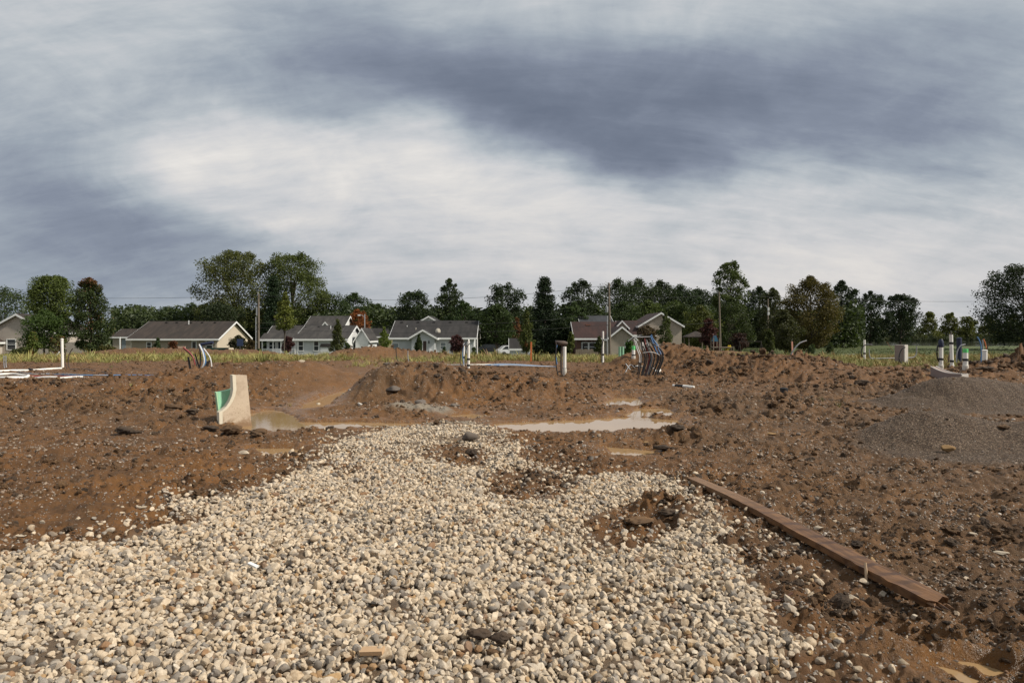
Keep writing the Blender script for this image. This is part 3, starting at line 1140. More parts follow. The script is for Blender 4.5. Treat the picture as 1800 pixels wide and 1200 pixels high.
def profile(kind, z):
    """crown radius at height share z"""
    if kind == 'round':
        return np.sqrt(np.maximum(0, 1 - (2 * z - .92) ** 2 * .98))
    if kind == 'broad':
        return np.where(z < .45, .62 + .38 * np.sin(np.clip(z / .45, 0, 1) * PI / 2), np.sqrt(np.maximum(0, 1 - ((z - .45) / .56) ** 2.4)))
    if kind == 'cone':
        return np.minimum(1, .45 + z * 3.2) * np.maximum(0, 1 - z) ** .72 * 1.15
    if kind == 'conifer':
        return np.maximum(.03, (1 - z)) ** .85 * np.minimum(1, .55 + 3 * z)
    if kind == 'column':
        return np.minimum(1, .5 + 2.2 * z) * np.maximum(0, 1 - z ** 2.2) ** .6
    if kind == 'shrub':
        return np.sqrt(np.maximum(0, 1 - z ** 2 * .98)) * (.85 + .15 * np.sin(z * 9))
    return np.ones_like(z)


def tree(name, label, px, Y, top, hw, bot, kind, col, n=5000, cl=40, cr=.24, leaf=None, seed=1, turn=0.0, trunk=True, cat='tree', group=None, dy=None, lean=0.0, base_z=None, trunk_r=None, fillk=.36, turn_top=False):
    rng = np.random.default_rng(seed)
    X = (px - 900) / F * Y
    zg = H(X, Y) if base_z is None else base_z
    zt = EYE - (top - HOR) * Y / F - zg
    zb = max(0.02, EYE - (bot - HOR) * Y / F - zg)
    rad = hw * Y / F
    ry = rad * (.9 if dy is None else dy)
    if bot < 600 and kind in ('round', 'broad', 'column') and Y > 85 and hw > 20 and trunk and trunk_r is None and name != 'cottonwood_tree':
        zb *= .45
    rad = rad * 1.12 if kind in ('round', 'broad', 'column') else rad
    ry = ry * 1.1
    hc = zt - zb
    n = int(n * 1.75)
    leaf = (leaf or max(.10, .0033 * Y)) * .80
    if group == 'trees along the back of the housing' or group == 'trees of the wood behind the maroon roofed house':
        rad *= 1.48
        cl = int(cl * 1.9)
        n = int(n * 1.15)
    # clump centres in the crown
    cz = rng.uniform(0, 1, cl) ** (.85 if kind in ('round', 'broad') else 1.25)
    th = rng.uniform(0, 2 * PI, cl)
    rr = np.sqrt(rng.uniform(.12, 1, cl))
    pr = profile(kind, cz)
    k = .84
    CC = np.stack([np.cos(th) * rr * pr * rad * k, np.sin(th) * rr * pr * ry * k, zb + cz * hc * .95], 1)
    cs = rad * cr * rng.uniform(.65, 1.25, cl) * (.45 + .55 * np.clip(pr, .15, 1))
    which = rng.integers(0, cl, n)
    d = rng.normal(size=(n, 3))
    d /= np.linalg.norm(d, axis=1)[:, None]
    if kind == 'conifer':
        # drooping tiers of boughs
        nb = cl * 3
        bz = rng.uniform(.0, .97, nb)
        bt = rng.uniform(0, 2 * PI, nb)
        bl = profile('conifer', bz) * rng.uniform(.75, 1.08, nb)
        w = rng.integers(0, nb, n)
        t = rng.uniform(.12, 1, n) ** .7
        Lc = np.stack([np.cos(bt[w]) * bl[w] * t * rad, np.sin(bt[w]) * bl[w] * t * ry, zb + bz[w] * hc - .16 * t * t * bl[w] * rad + .05 * hc * (1 - bz[w]) * 0], 1)
        Lc += rng.normal(0, .085 * rad, (n, 3)) * np.array([1, 1, .55])
        Lc[:, 2] = np.minimum(Lc[:, 2], zt)
        ct = rng.uniform(0, 1, nb)[w]
    else:
        sh = rng.uniform(.15, 1.15, n) ** .55
        asp = 1.0 if kind in ('round', 'broad', 'shrub') else min(1.6, max(.8, hc / (2.6 * rad)))
        Lc = CC[which] + d * (cs[which] * sh)[:, None] * np.array([1, 1, .80 * asp])
        Lc += rng.normal(0, .05 * cs.mean(), (n, 3))
        ct = rng.uniform(0, 1, cl)[which]
    tint = .25 * ct + .75 * rng.uniform(0, 1, n) ** 1.3
    tint = np.clip(tint, 0, 1)
    tn = None
    if turn:
        q = ((ct > 1 - turn) * rng.uniform(.4, 1, n)) if not turn_top else (sstep(Lc[:, 2], zb + hc * (1 - turn), zb + hc) * (rng.uniform(0, 1, n) < .75))
        tn = q
    if kind != 'conifer':
        # loose foliage filling the crown between the clumps
        fz = rng.uniform(0, 1, n)
        ft = rng.uniform(0, 2 * PI, n)
        fr = np.sqrt(rng.uniform(0.02, 1, n)) * profile(kind, fz) * (.72 + .12 * np.sin(ft * 3 + seed) + .09 * np.sin(ft * 7 + fz * 9 + seed))
        Lf = np.stack([np.cos(ft) * fr * rad, np.sin(ft) * fr * ry, zb + fz * hc * .93], 1)
        fill = rng.uniform(size=n) < fillk
        Lc[fill] = Lf[fill]
        tint[fill] = rng.uniform(0, 1, fill.sum()) ** 1.3
    Lc[:, 2] = np.maximum(Lc[:, 2], .05)
    Lc[:, 0] += lean * (Lc[:, 2] / zt)
    root = empty(name, (X, Y, zg), label, cat, group)
    me = leaves_mesh(Lc, leaf, rng, tint, tn)
    o = link('crown', me, root)
    o.color = (*col, 1)
    if trunk:
        mb = MB()
        tr = trunk_r or max(.04, .020 * zt)
        if kind in ('conifer', 'cone', 'column'):
            ends = zb + hc * .9
        else:
            ends = zb + hc * .45
        pts = [(0, 0, -.15)] + [(lean * (h / zt) + rng.normal(0, .03 * rad) * (h > .2 * ends), rng.normal(0, .03 * rad), h) for h in np.linspace(.02, ends, 6)]
        mb.tube(pts, [tr * 1.35, tr * 1.15, tr, tr * .86, tr * .7, tr * .5, tr * .22], 7)
        if kind not in ('conifer',):
            for j in rng.permutation(cl)[:min(cl, 16 if kind in ('round', 'broad') else 8)]:
                e = CC[j]
                h0 = min(ends * .92, max(.25 * ends, e[2] * rng.uniform(.45, .68)))
                q0 = Vector((lean * h0 / zt, 0, h0))
                q2 = Vector((e[0] + lean * e[2] / zt, e[1], e[2]))
                q1 = q0.lerp(q2, .5) + Vector((0, 0, .10 * hc * rng.uniform(-.2, 1)))
                mb.tube([q0, q1, q2], [tr * .42, tr * .26, tr * .07], 5, cap=False)
        mb.build('trunk', BARK, root, smooth=True)
    return root


DG = (.042, .058, .024)
MG = (.055, .078, .027)
LG = (.085, .112, .030)
YG = (.125, .145, .040)
BR = (.075, .060, .022)
PU = (.050, .020, .024)
RD = (.17, .060, .025)
BG = (.030, .048, .026)
OL = (.068, .074, .026)


def plant_trees():
    far = 'trees along the back of the housing'
    wood = 'trees of the wood behind the maroon roofed house'
    T = tree
    # ---- left
    T('broadleaf_tree', 'dark tree cut off by the left edge, behind the beige gabled house', 8, 118, 505, 46, 590, 'round', DG, 4200, seed=11, group=far)
    T('maple_tree', 'broad yellowish-green maple above the beige house at far left', 88, 76, 483, 46, 565, 'broad', (.062, .080, .024), 8500, 70, .22, seed=12)
    T('maple_tree', 'maple with rust-red top leaves right of the yellowish-green maple', 163, 72, 484, 42, 612, 'column', (.036, .050, .019), 9000, 80, .22, seed=13, turn=.24, turn_top=True, lean=-.3)
    T('broadleaf_tree', 'rounded dark green tree hiding the beige house wall', 78, 70, 545, 44, 612, 'round', (.040, .064, .018), 5500, 50, .25, seed=14)
    T('young_tree', 'small light green tree with a few orange leaves by the beige house', 57, 62, 582, 13, 622, 'column', (.075, .100, .026), 1300, 24, .34, seed=15, turn=.12)
    T('young_tree', 'small thin reddish-green tree behind the tall white pipe at left', 103, 64, 588, 14, 622, 'round', (.070, .078, .028), 900, 18, .34, seed=16, turn=.15)
    T('bush', 'low brownish bush under the rust-topped maple', 190, 72, 607, 24, 624, 'shrub', (.065, .062, .024), 1200, 16, .3, seed=17, trunk=False, cat='bush')
    T('broadleaf_tree', 'dark round tree just right of the rust-topped maple, behind the low roofed house', 240, 150, 536, 32, 604, 'round', DG, 3400, 36, seed=18, group=far)
    T('broadleaf_tree', 'dark low tree behind the left end of the tan house roof', 292, 150, 537, 27, 604, 'round', (.028, .044, .022), 3000, 36, seed=19, group=far)
    T('broadleaf_tree', 'mid green tree behind the middle of the tan house roof', 338, 138, 532, 30, 600, 'round', (.040, .058, .022), 3000, 36, seed=20, group=far)
    T('cottonwood_tree', 'left of the two giant cottonwoods, its bare limbs showing at left', 413, 128, 438, 76, 575, 'broad', OL, 12500, 110, .17, leaf=.40, seed=21)
    T('cottonwood_tree', 'right of the two giant cottonwoods, leaning out over the white house', 513, 130, 441, 70, 570, 'broad', (.060, .074, .024), 11500, 100, .18, leaf=.40, seed=22)
    T('spruce_tree', 'dark spruce standing in front of the two giant cottonwoods', 482, 116, 484, 34, 605, 'conifer', (.020, .034, .018), 5000, 60, seed=23, cat='tree')
    T('broadleaf_tree', 'dark understorey tree below the left cottonwood', 392, 118, 528, 34, 604, 'round', (.026, .036, .018), 3000, 34, seed=24, group=far)
    T('young_tree', 'tall light green young tree on a bare thin trunk before the white house', 500, 70, 512, 24, 577, 'cone', (.100, .112, .030), 2600, 44, .26, leaf=.22, seed=25, trunk_r=.07)
    T('broadleaf_tree', 'dark tree behind the upper grey roof, right of the cottonwoods', 572, 135, 511, 36, 592, 'round', (.033, .048, .021), 3800, 40, seed=26, group=far)
    T('broadleaf_tree', 'round-topped dark tree between the cottonwoods and the red tree', 624, 145, 513, 28, 592, 'round', (.033, .052, .020), 3200, 36, seed=27, group=far)
    T('red_tree', 'tree in orange-red autumn leaf beside the street light', 628, 118, 542, 24, 590, 'round', RD, 2200, 30, .28, seed=28)
    T('broadleaf_tree', 'green tree behind the brown fence, right of the red tree', 664, 140, 533, 28, 604, 'round', (.036, .052, .022), 3000, 34, seed=29, group=far)
    # ---- behind the grey house
    T('broadleaf_tree', 'wide dark tree with a flat top behind the left of the grey house', 728, 122, 508, 42, 592, 'broad', (.026, .038, .018), 5200, 60, .2, seed=30)
    T('broadleaf_tree', 'tallest tree behind the grey house, with a lone upper crown', 790, 132, 486, 30, 590, 'round', (.035, .048, .022), 4600, 50, .24, seed=31)
    T('broadleaf_tree', 'round dark tree behind the right end of the grey house', 812, 112, 526, 32, 612, 'round', (.028, .044, .017), 3600, 40, seed=32)
    T('broadleaf_tree', 'spreading spiky-topped dark tree between the grey house and the spruce', 888, 128, 495, 45, 590, 'broad', (.026, .038, .020), 5600, 60, .2, seed=33)
    T('maple_tree', 'dark maple shading the parked cars on a visible trunk', 874, 92, 534, 36, 600, 'round', (.034, .050, .018), 4200, 46, .24, seed=34, trunk_r=.20)
    T('red_tree', 'small brownish-red tree half hidden behind the pear tree', 908, 112, 557, 9, 598, 'round', (.12, .055, .03), 700, 14, .32, seed=35)
    T('pear_tree', 'upright pointed pear tree beside the grey shed', 926, 72, 541, 17, 617, 'cone', (.066, .078, .026), 2600, 40, .28, leaf=.2, seed=36, turn=.10)
    T('spruce_tree', 'big black-green spruce, the pointed one right of the shed', 957, 100, 486, 46, 618, 'conifer', (.017, .027, .015), 8000, 80, seed=37)
    T('broadleaf_tree', 'twin-domed dark tree right behind the big spruce', 1022, 130, 486, 42, 600, 'round', (.028, .040, .021), 5200, 56, .22, seed=38)
    T('broadleaf_tree', 'paler green tree in front of the twin-domed dark tree', 1010, 102, 527, 26, 592, 'round', (.044, .064, .028), 2800, 36, seed=39)
    T('spruce_tree', 'lower dark evergreen filling the gap left of the maroon roof', 985, 98, 558, 32, 618, 'conifer', (.020, .030, .015), 4000, 50, seed=40)
    T('young_tree', 'slim light green tree at the left end of the maroon roofed house', 1003, 80, 583, 8, 617, 'column', (.078, .088, .030), 700, 16, .4, seed=41)
    T('bush', 'small dark shrub left of the leaning white pipe', 1053, 78, 590, 12, 618, 'cone', (.040, .048, .018), 900, 18, .34, seed=42, cat='bush')
    # ---- wood behind the maroon roofed house
    wd = [(1085, 150, 489, 32, (0.031, 0.044, 0.023), 'leftmost tree of the wood, next to the transformer pole'), (1122, 158, 488, 30, (0.036, 0.048, 0.025), 'second tree from the left in the wood, slightly taller'),
          (1160, 160, 490, 28, (0.031, 0.043, 0.023), 'middle tree of the wood above the two-storey gable'), (1196, 162, 500, 28, (0.029, 0.043, 0.024), 'fourth tree from the left in the wood, a little lower'),
          (1228, 165, 505, 26, (0.029, 0.041, 0.023), 'right hand tree of the wood before the tall cottonwood')]
    for i, (px, Y, top, hw, c, lb) in enumerate(wd):
        T('broadleaf_tree', lb, px, Y, top, hw * 1.3, 612, 'round', c, 5600, 80, .24, seed=50 + i, group=wood)
    lo = [(1095, 128, 530, 30, (0.038, 0.054, 0.024), 'dark lower tree behind the dark grey roof'), (1140, 130, 528, 30, (0.060, 0.077, 0.026), 'yellowish-green lower tree left of the two-storey gable'),
          (1190, 130, 526, 30, (0.053, 0.070, 0.024), 'olive lower tree right behind the two-storey gable'), (1230, 112, 537, 24, (0.070, 0.077, 0.024), 'olive-gold tree right of the two-storey gable')]
    for i, (px, Y, top, hw, c, lb) in enumerate(lo):
        T('broadleaf_tree', lb, px, Y, top, hw, 608, 'round', c, 3000, 36, .26, seed=60 + i, group=wood)
    # ---- right
    T('cottonwood_tree', 'tall narrow cottonwood standing above the wood by the leaning utility pole', 1281, 125, 455, 34, 560, 'broad', (.060, .076, .028), 5200, 60, .20, leaf=.42, seed=70)
    T('broadleaf_tree', 'olive tree below the tall narrow cottonwood', 1285, 118, 520, 42, 612, 'round', (.038, .050, .020), 4000, 44, .24, seed=71)
    T('broadleaf_tree', 'dark tree right of the tall narrow cottonwood', 1335, 140, 500, 28, 606, 'round', (.024, .034, .019), 3200, 40, seed=72, group=far)
    T('broadleaf_tree', 'squat olive tree by the small distant pole', 1358, 122, 502, 30, 612, 'round', (.040, .044, .018), 3600, 44, seed=73)
    T('oak_tree', 'big brown-tinged tree with an arching top at the right of the lot', 1424, 96, 480, 54, 612, 'round', BR, 11500, 100, .2, leaf=.30, seed=74, dy=.8)
    T('oak_tree', 'dark brownish tree at the left foot of the arching tree', 1380, 92, 545, 34, 614, 'round', (.040, .042, .018), 4200, 44, .25, seed=75)
    T('broadleaf_tree', 'dark tree behind the right shoulder of the arching tree', 1480, 150, 490, 40, 600, 'round', (.022, .031, .018), 5000, 56, .22, seed=76)
    T('broadleaf_tree', 'dark tree with light gaps beyond the pond, left of the last crown', 1530, 165, 508, 36, 600, 'round', (.022, .032, .019), 4400, 60, .18, seed=77)
    T('broadleaf_tree', 'last dark crown of the row sloping down toward the pond gap', 1583, 170, 512, 34, 600, 'broad', (.022, .032, .019), 4400, 60, .18, seed=78)
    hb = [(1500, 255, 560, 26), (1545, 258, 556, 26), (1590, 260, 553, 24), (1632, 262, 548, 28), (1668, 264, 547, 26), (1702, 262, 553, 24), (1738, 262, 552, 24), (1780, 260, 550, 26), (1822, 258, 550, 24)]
    nm = ['dim', 'second dim', 'third dim', 'first yellowish', 'second yellowish', 'third yellowish', 'fourth yellowish', 'fifth yellowish', 'last yellowish']
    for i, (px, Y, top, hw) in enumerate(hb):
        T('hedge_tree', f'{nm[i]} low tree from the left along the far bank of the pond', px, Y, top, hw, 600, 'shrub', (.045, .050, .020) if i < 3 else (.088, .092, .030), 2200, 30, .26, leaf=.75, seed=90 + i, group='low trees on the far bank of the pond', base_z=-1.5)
    T('oak_tree', 'large dark tree cut off by the right edge of the picture', 1800, 122, 462, 78, 600, 'broad', (.022, .031, .016), 13000, 130, .19, leaf=.40, seed=80)
    # ---- small plants near the houses
    T('bush', 'round dark shrub with an open base left of the tall utility pole', 420, 80, 589, 15, 618, 'round', (.040, .038, .020), 1300, 20, .32, seed=101, cat='bush')
    T('bush', 'brownish shrub between the dark round shrub and the utility pole', 440, 84, 596, 12, 616, 'shrub', (.060, .044, .024), 900, 14, .32, seed=102, cat='bush')
    T('purple_tree', 'small purple-leaved tree before the white porch', 505, 72, 590, 10, 619, 'round', PU, 900, 18, .34, seed=103, cat='tree')
    T('young_tree', 'dark pointed young tree in front of the white house end wall', 594, 66, 559, 17, 622, 'cone', (.050, .058, .022), 1900, 34, .28, leaf=.2, seed=104)
    T('bush', 'dark leafy bush at the foot of the pointed young tree', 611, 68, 603, 12, 624, 'shrub', (.030, .046, .018), 800, 14, .34, seed=105, trunk=False, cat='bush')
    T('young_tree', 'bright green young tree at the left corner of the grey house', 675, 74, 574, 13, 608, 'cone', (.095, .120, .030), 1300, 24, .32, leaf=.2, seed=106)
    T('young_tree', 'small narrow evergreen at the grey house sliding door', 736, 78, 587, 8, 616, 'cone', (.036, .050, .020), 800, 18, .36, seed=107)
    T('purple_tree', 'wide purple-leaved shrub before the grey house right window', 803, 72, 589, 16, 621, 'round', PU, 1300, 24, .32, seed=108, cat='tree')
    T('young_pine', 'tiny young pine on a bare stem in the weeds', 781, 46, 609, 7, 626, 'conifer', (.030, .048, .028), 420, 12, seed=109, leaf=.14, cat='tree', trunk_r=.035)
    T('bush', 'small green bush in the lawn between grey house and shed', 848, 80, 614, 5, 624, 'shrub', (.035, .052, .022), 300, 8, .4, seed=110, trunk=False, cat='bush')
    T('bush', 'small bush at the right corner of the grey house', 833, 82, 610, 5, 622, 'shrub', (.040, .060, .022), 300, 8, .4, seed=111, trunk=False, cat='bush')
    T('bush', 'bright green rounded bush against the tan garage gable', 1107, 78, 597, 14, 621, 'shrub', (.045, .085, .022), 1200, 18, .32, seed=112, trunk=False, cat='bush')
    T('young_tree', 'reddish-brown airy tree above the hose bundle', 1138, 82, 573, 22, 600, 'round', (.075, .052, .036), 1300, 26, .26, seed=113)
    T('young_tree', 'green young tree standing before the two-storey tan gable', 1170, 78, 548, 18, 602, 'cone', (.062, .074, .030), 2200, 40, .25, leaf=.2, seed=114)
    T('purple_tree', 'purple-leaved tree left of the playset', 1245, 86, 556, 17, 604, 'column', (.060, .024, .026), 1900, 30, .3, seed=115)
    T('purple_tree', 'low dark red tree beside the leaning utility pole', 1256, 82, 590, 13, 616, 'shrub', (.055, .016, .018), 900, 14, .34, seed=116, cat='tree', trunk=False)
    T('purple_tree', 'dim dark red tree right of the yellow slide', 1298, 86, 584, 17, 614, 'round', (.036, .018, .018), 1300, 20, .32, seed=117)
    T('young_tree', 'cone-shaped young evergreen before the brown-tinged trees', 1353, 76, 578, 14, 616, 'cone', (.046, .054, .020), 1200, 24, .32, seed=118)
    T('bush', 'grey-green bush at the foot of the brown arching tree', 1427, 80, 606, 10, 619, 'shrub', (.050, .066, .034), 500, 10, .36, seed=119, trunk=False, cat='bush')
    T('bush', 'second grey-green bush near the pond bank', 1460, 84, 602, 9, 618, 'shrub', (.045, .058, .026), 500, 10, .36, seed=120, trunk=False, cat='bush')
    T('bush', 'small dark bush at the base of the tall utility pole', 455, 78, 613, 7, 624, 'shrub', (.028, .042, .018), 300, 8, .4, seed=121, trunk=False, cat='bush')
    T('bush', 'reddish-brown dead bush against the tan house wall', 304, 74, 598, 13, 618, 'shrub', (.085, .034, .018), 700, 14, .32, seed=122, trunk=False, cat='bush')
    T('bush', 'dark green shrub by the tan house window', 277, 84, 592, 8, 616, 'cone', (.034, .050, .022), 500, 12, .36, seed=123, trunk=False, cat='bush')
    T('bush', 'low dark hedge in front of the beige house at far left', 35, 66, 612, 28, 624, 'shrub', (.045, .050, .022), 900, 18, .26, seed=124, trunk=False, cat='bush')


plant_trees()


# far woodland closing the horizon
def far_wood():
    rng = np.random.default_rng(400)
    n = 30000
    ang = rng.uniform(-1.02, 1.02, n)
    d = rng.uniform(240, 330, n)
    x, y = d * np.sin(ang) * 1.35, d * np.cos(ang) * 1.0 + 60
    top = 7 + 3.0 * fbm(x, y * .2, 26, 3, 401) + 2.0 * fbm(x, y, 9, 2, 402)
    z = -1.6 + np.maximum(1.5, top) * rng.uniform(.02, 1, n) ** .8
    o = link('far_woodland', leaves_mesh(np.stack([x, y, z], 1), 1.1, rng, rng.uniform(0, 1, n), name='far_woodland'))
    o.color = (.034, .046, .024, 1)
    tag(o, 'dim mass of distant woodland along the horizon', 'woodland', kind='stuff')


far_wood()


def understorey():
    # shaded scrub standing between the trunks behind the houses
    rng = np.random.default_rng(410)
    n = 46000
    px = rng.uniform(196, 1520, n)
    Y = rng.uniform(128, 150, n) + 10 * (px > 1240)
    x = (px - 900) / F * Y
    hgt = 8.0 + 1.7 * fbm(x, Y * .3, 11, 3, 411) + 1.0 * fbm(x, Y, 3.5, 2, 412)
    z = -1.5 + np.maximum(1.5, hgt) * rng.uniform(.0, 1, n) ** .8
    o = link('scrub', leaves_mesh(np.stack([x, Y, z], 1), .85, rng, rng.uniform(0, 1, n), name='scrub'))
    o.color = (.034, .046, .021, 1)
    tag(o, 'dark scrub filling the gaps under the trees behind the houses', 'scrub', kind='stuff')


understorey()


# ------------------------------------------------------------------ weeds, lawn tufts, reeds
def blade_mat():
    m, g, bs = new_mat('weed_blades')
    oi = g.n('ShaderNodeObjectInfo')
    c = g.ramp(oi.outputs['Random'], [(0, (.17, .18, .046)), (.3, (.30, .27, .08)), (.55, (.19, .20, .050)), (.75, (.36, .26, .09)), (.9, (.24, .13, .055)), (1, (.15, .19, .045))])
    g.put(bs.inputs['Base Color'], c)
    bs.inputs['Roughness'].default_value = .7
    m2, g, bs = new_mat('reed_blades')
    oi = g.n('ShaderNodeObjectInfo')
    c = g.mix(oi.outputs['Random'], (.060, .082, .032), (.10, .11, .045))
    g.put(bs.inputs['Base Color'], c)
    bs.inputs['Roughness'].default_value = .7
    m3, g, bs = new_mat('lawn_blades')
    oi = g.n('ShaderNodeObjectInfo')
    c = g.mix(oi.outputs['Random'], (.055, .090, .022), (.11, .125, .036))
    g.put(bs.inputs['Base Color'], c)
    bs.inputs['Roughness'].default_value = .7
    return m, m2, m3


WEED, REED, LAWN = blade_mat()


def tuft_fn(nb, w, sprd):
    def fn(rng):
        V, Fc = [], []
        for i in range(nb):
            a = rng.uniform(0, 2 * PI)
            r0 = sprd * .5 * rng.uniform(0, 1)
            b = np.array([math.cos(a) * r0, math.sin(a) * r0, 0])
            h = rng.uniform(.45, 1.0)
            ln = sprd * rng.uniform(.2, 1)
            dirv = np.array([math.cos(a), math.sin(a), 0])
            sd = np.array([-math.sin(a + rng.normal(0, .6)), math.cos(a), 0]) * w
            p1 = b + dirv * ln * .35 + np.array([0, 0, h * .6])
            p2 = b + dirv * ln + np.array([0, 0, h])
            k = len(V)
            V += [b - sd, b + sd, p1 + sd * .8, p1 - sd * .8, p2 + sd * .12, p2 - sd * .12]
            Fc += [[k, k + 1, k + 2, k + 3], [k + 3, k + 2, k + 4, k + 5]]
        return np.array(V), np.array(Fc)
    return fn


variants('weed_v', tuft_fn(18, .030, .75), 6, WEED)
variants('reed_v', tuft_fn(18, .035, .35), 4, REED)
variants('lawn_v', tuft_fn(14, .06, 1.0), 4, LAWN)


def lay_weeds():
    rng = np.random.default_rng(71)
    n = 60000
    y = rng.uniform(29, 66, n)
    x = rng.uniform(-1, 1, n) * .82 * y
    m = weed_mask(x, y)
    k = rng.uniform(size=n) < m
    x, y = x[k], y[k]
    h = terrain(x, y)['h']
    n = len(x)
    s = .20 * np.exp(rng.normal(0, .35, n))
    sc = np.stack([s * 1.1, s * 1.1, s * (1 + .35 * fbm(x, y, 3, 2, 72))], 1)
    scatter('weeds', np.stack([x, y, h - .02], 1), np.stack([rng.normal(0, .12, n), rng.normal(0, .12, n), rng.uniform(0, 6.28, n)], 1), sc, rng.integers(0, 6, n), VARC['weed_v'],
            'yellowing knee-high weeds in a strip across the back of the lot', 'weeds')
    # sparse weeds nearer, on the mud
    n = 900
    y = rng.uniform(13, 32, n)
    x = rng.uniform(-.8, .8, n) * y
    t = terrain(x, y)
    q = fbm(x, y, 2.0, 3, 73)
    k = (q > .55) & (t['pool'] < .02) & (t['pea'] < .1)
    x, y, h = x[k], y[k], t['h'][k]
    n = len(x)
    s = .09 * np.exp(rng.normal(0, .4, n))
    scatter('sparse_weeds', np.stack([x, y, h - .01], 1), np.stack([rng.normal(0, .2, n), rng.normal(0, .2, n), rng.uniform(0, 6.28, n)], 1), np.stack([s, s, s], 1), rng.integers(0, 6, n), VARC['weed_v'],
            'thin scattered weeds sprouting from the rough clay', 'weeds')
    n = 26000
    y = rng.uniform(62, 135, n)
    x = rng.uniform(-.85, .85, n) * y
    k = ((x - 175) / 100) ** 2 + ((y - 208) / 54) ** 2 > 1
    x, y = x[k], y[k]
    h = terrain(x, y)['h']
    n = len(x)
    s = .16 * np.exp(rng.normal(0, .3, n))
    scatter('lawn_grass', np.stack([x, y, h - .02], 1), np.stack([x * 0, x * 0, rng.uniform(0, 6.28, n)], 1), np.stack([s * 1.5, s * 1.5, s], 1), rng.integers(0, 4, n), VARC['lawn_v'],
            'green lawn grass around the houses', 'grass')
    n = 5200
    a = rng.uniform(-.15, 3.3, n)
    d = rng.uniform(0, 1, n)
    x, y = 175 + (97 + 8 * d) * np.cos(a), 208 + (50 + 6 * d) * np.sin(a)
    h = np.maximum(-1.75, terrain(x, y)['h'])
    s = 1.9 * np.exp(rng.normal(0, .2, n))
    scatter('reeds', np.stack([x, y, h], 1), np.stack([x * 0, x * 0, rng.uniform(0, 6.28, n)], 1), np.stack([s, s, s], 1), rng.integers(0, 4, n), VARC['reed_v'],
            'band of tall green reeds along the far edge of the pond', 'reeds')


lay_weeds()

# ------------------------------------------------------------------ houses
def shingle_mat(name, a, b):
    m, g, bs = new_mat(name)
    tc = g.n('ShaderNodeTexCoord').outputs['Object']
    mp = g.n('ShaderNodeMapping')
    g.put(mp.inputs[0], tc)
    mp.inputs['Scale'].default_value = (1.6, .35, .35)
    n = g.noise(mp.outputs[0], 1.1, 6, .65)
    n2 = g.noise(tc, 6, 4, .7)
    c = g.mix(g.rng(n, .35, .68), a, b)
    c = g.mix(g.m('MULTIPLY', n2, .5), c, g.mix(1.0, c, (.6, .6, .6), 'MULTIPLY'))
    g.put(bs.inputs['Base Color'], c)
    bs.inputs['Roughness'].default_value = .9
    return m


def siding_mat(name, col, bw=.11):
    m, g, bs = new_mat(name)
    tc = g.n('ShaderNodeTexCoord').outputs['Object']
    s = g.n('ShaderNodeSeparateXYZ')
    g.put(s.inputs[0], tc)
    fr = g.m('FRACT', g.m('DIVIDE', s.outputs[2], bw))
    n = g.noise(tc, .9, 5, .6)
    c = g.mix(n, tuple(x * .86 for x in col), tuple(min(.9, x * 1.08) for x in col))
    g.put(bs.inputs['Base Color'], c)
    bs.inputs['Roughness'].default_value = .6
    b = g.n('ShaderNodeBump')
    b.inputs['Strength'].default_value = .6
    b.inputs['Distance'].default_value = .02
    g.put(b.inputs['Height'], fr)
    g.put(bs.inputs['Normal'], b.outputs[0])
    return m


R_BROWN = shingle_mat('brown_shingle', (0.0228, 0.0162, 0.012), (0.0468, 0.0324, 0.024))
R_GREY = shingle_mat('grey_shingle', (0.0252, 0.0222, 0.0204), (0.0528, 0.0462, 0.0408))
R_DARK = shingle_mat('dark_shingle', (0.0156, 0.0138, 0.0132), (0.0312, 0.0276, 0.0258))
R_MAROON = shingle_mat('maroon_shingle', (0.0216, 0.0078, 0.006), (0.0408, 0.0144, 0.0102))
R_SLATE = shingle_mat('slate_shingle', (0.0204, 0.021, 0.0246), (0.0348, 0.036, 0.0408))
S_TAN = siding_mat('tan_siding', (.34, .285, .22))
S_TAN_LIT = siding_mat('lit_tan_siding', (.56, .48, .37))  # tan siding with the sun's brightness put into its colour
S_BEIGE = siding_mat('beige_siding', (.46, .40, .34))
S_GREY = siding_mat('pale_grey_siding', (.52, .535, .54))
S_WHITE = siding_mat('white_siding', (.70, .71, .70))
S_YEL = siding_mat('yellow_siding', (.48, .40, .22))
S_TAN2 = siding_mat('warm_tan_siding', (.40, .335, .265))
BRICK = mat('dark_brick', (.115, .060, .045), .85, .3, 9)
TRIM = mat('white_trim', (.72, .72, .70), .5, .06)
TRIM2 = mat('cream_trim', (.60, .55, .46), .5, .06)
GLASS = mat('dark_glass', (.030, .036, .042), .08, .2, 2, spec=.6)
BLIND = mat('grey_blind', (.20, .225, .24), .35, .2, 3)
DARKF = mat('dark_fence', (.055, .046, .040), .85, .25)
CONC = mat('concrete', (.36, .32, .27), .85, .2, 6, .3)
FWOOD = mat('fence_wood', (.20, .16, .12), .85, .25)


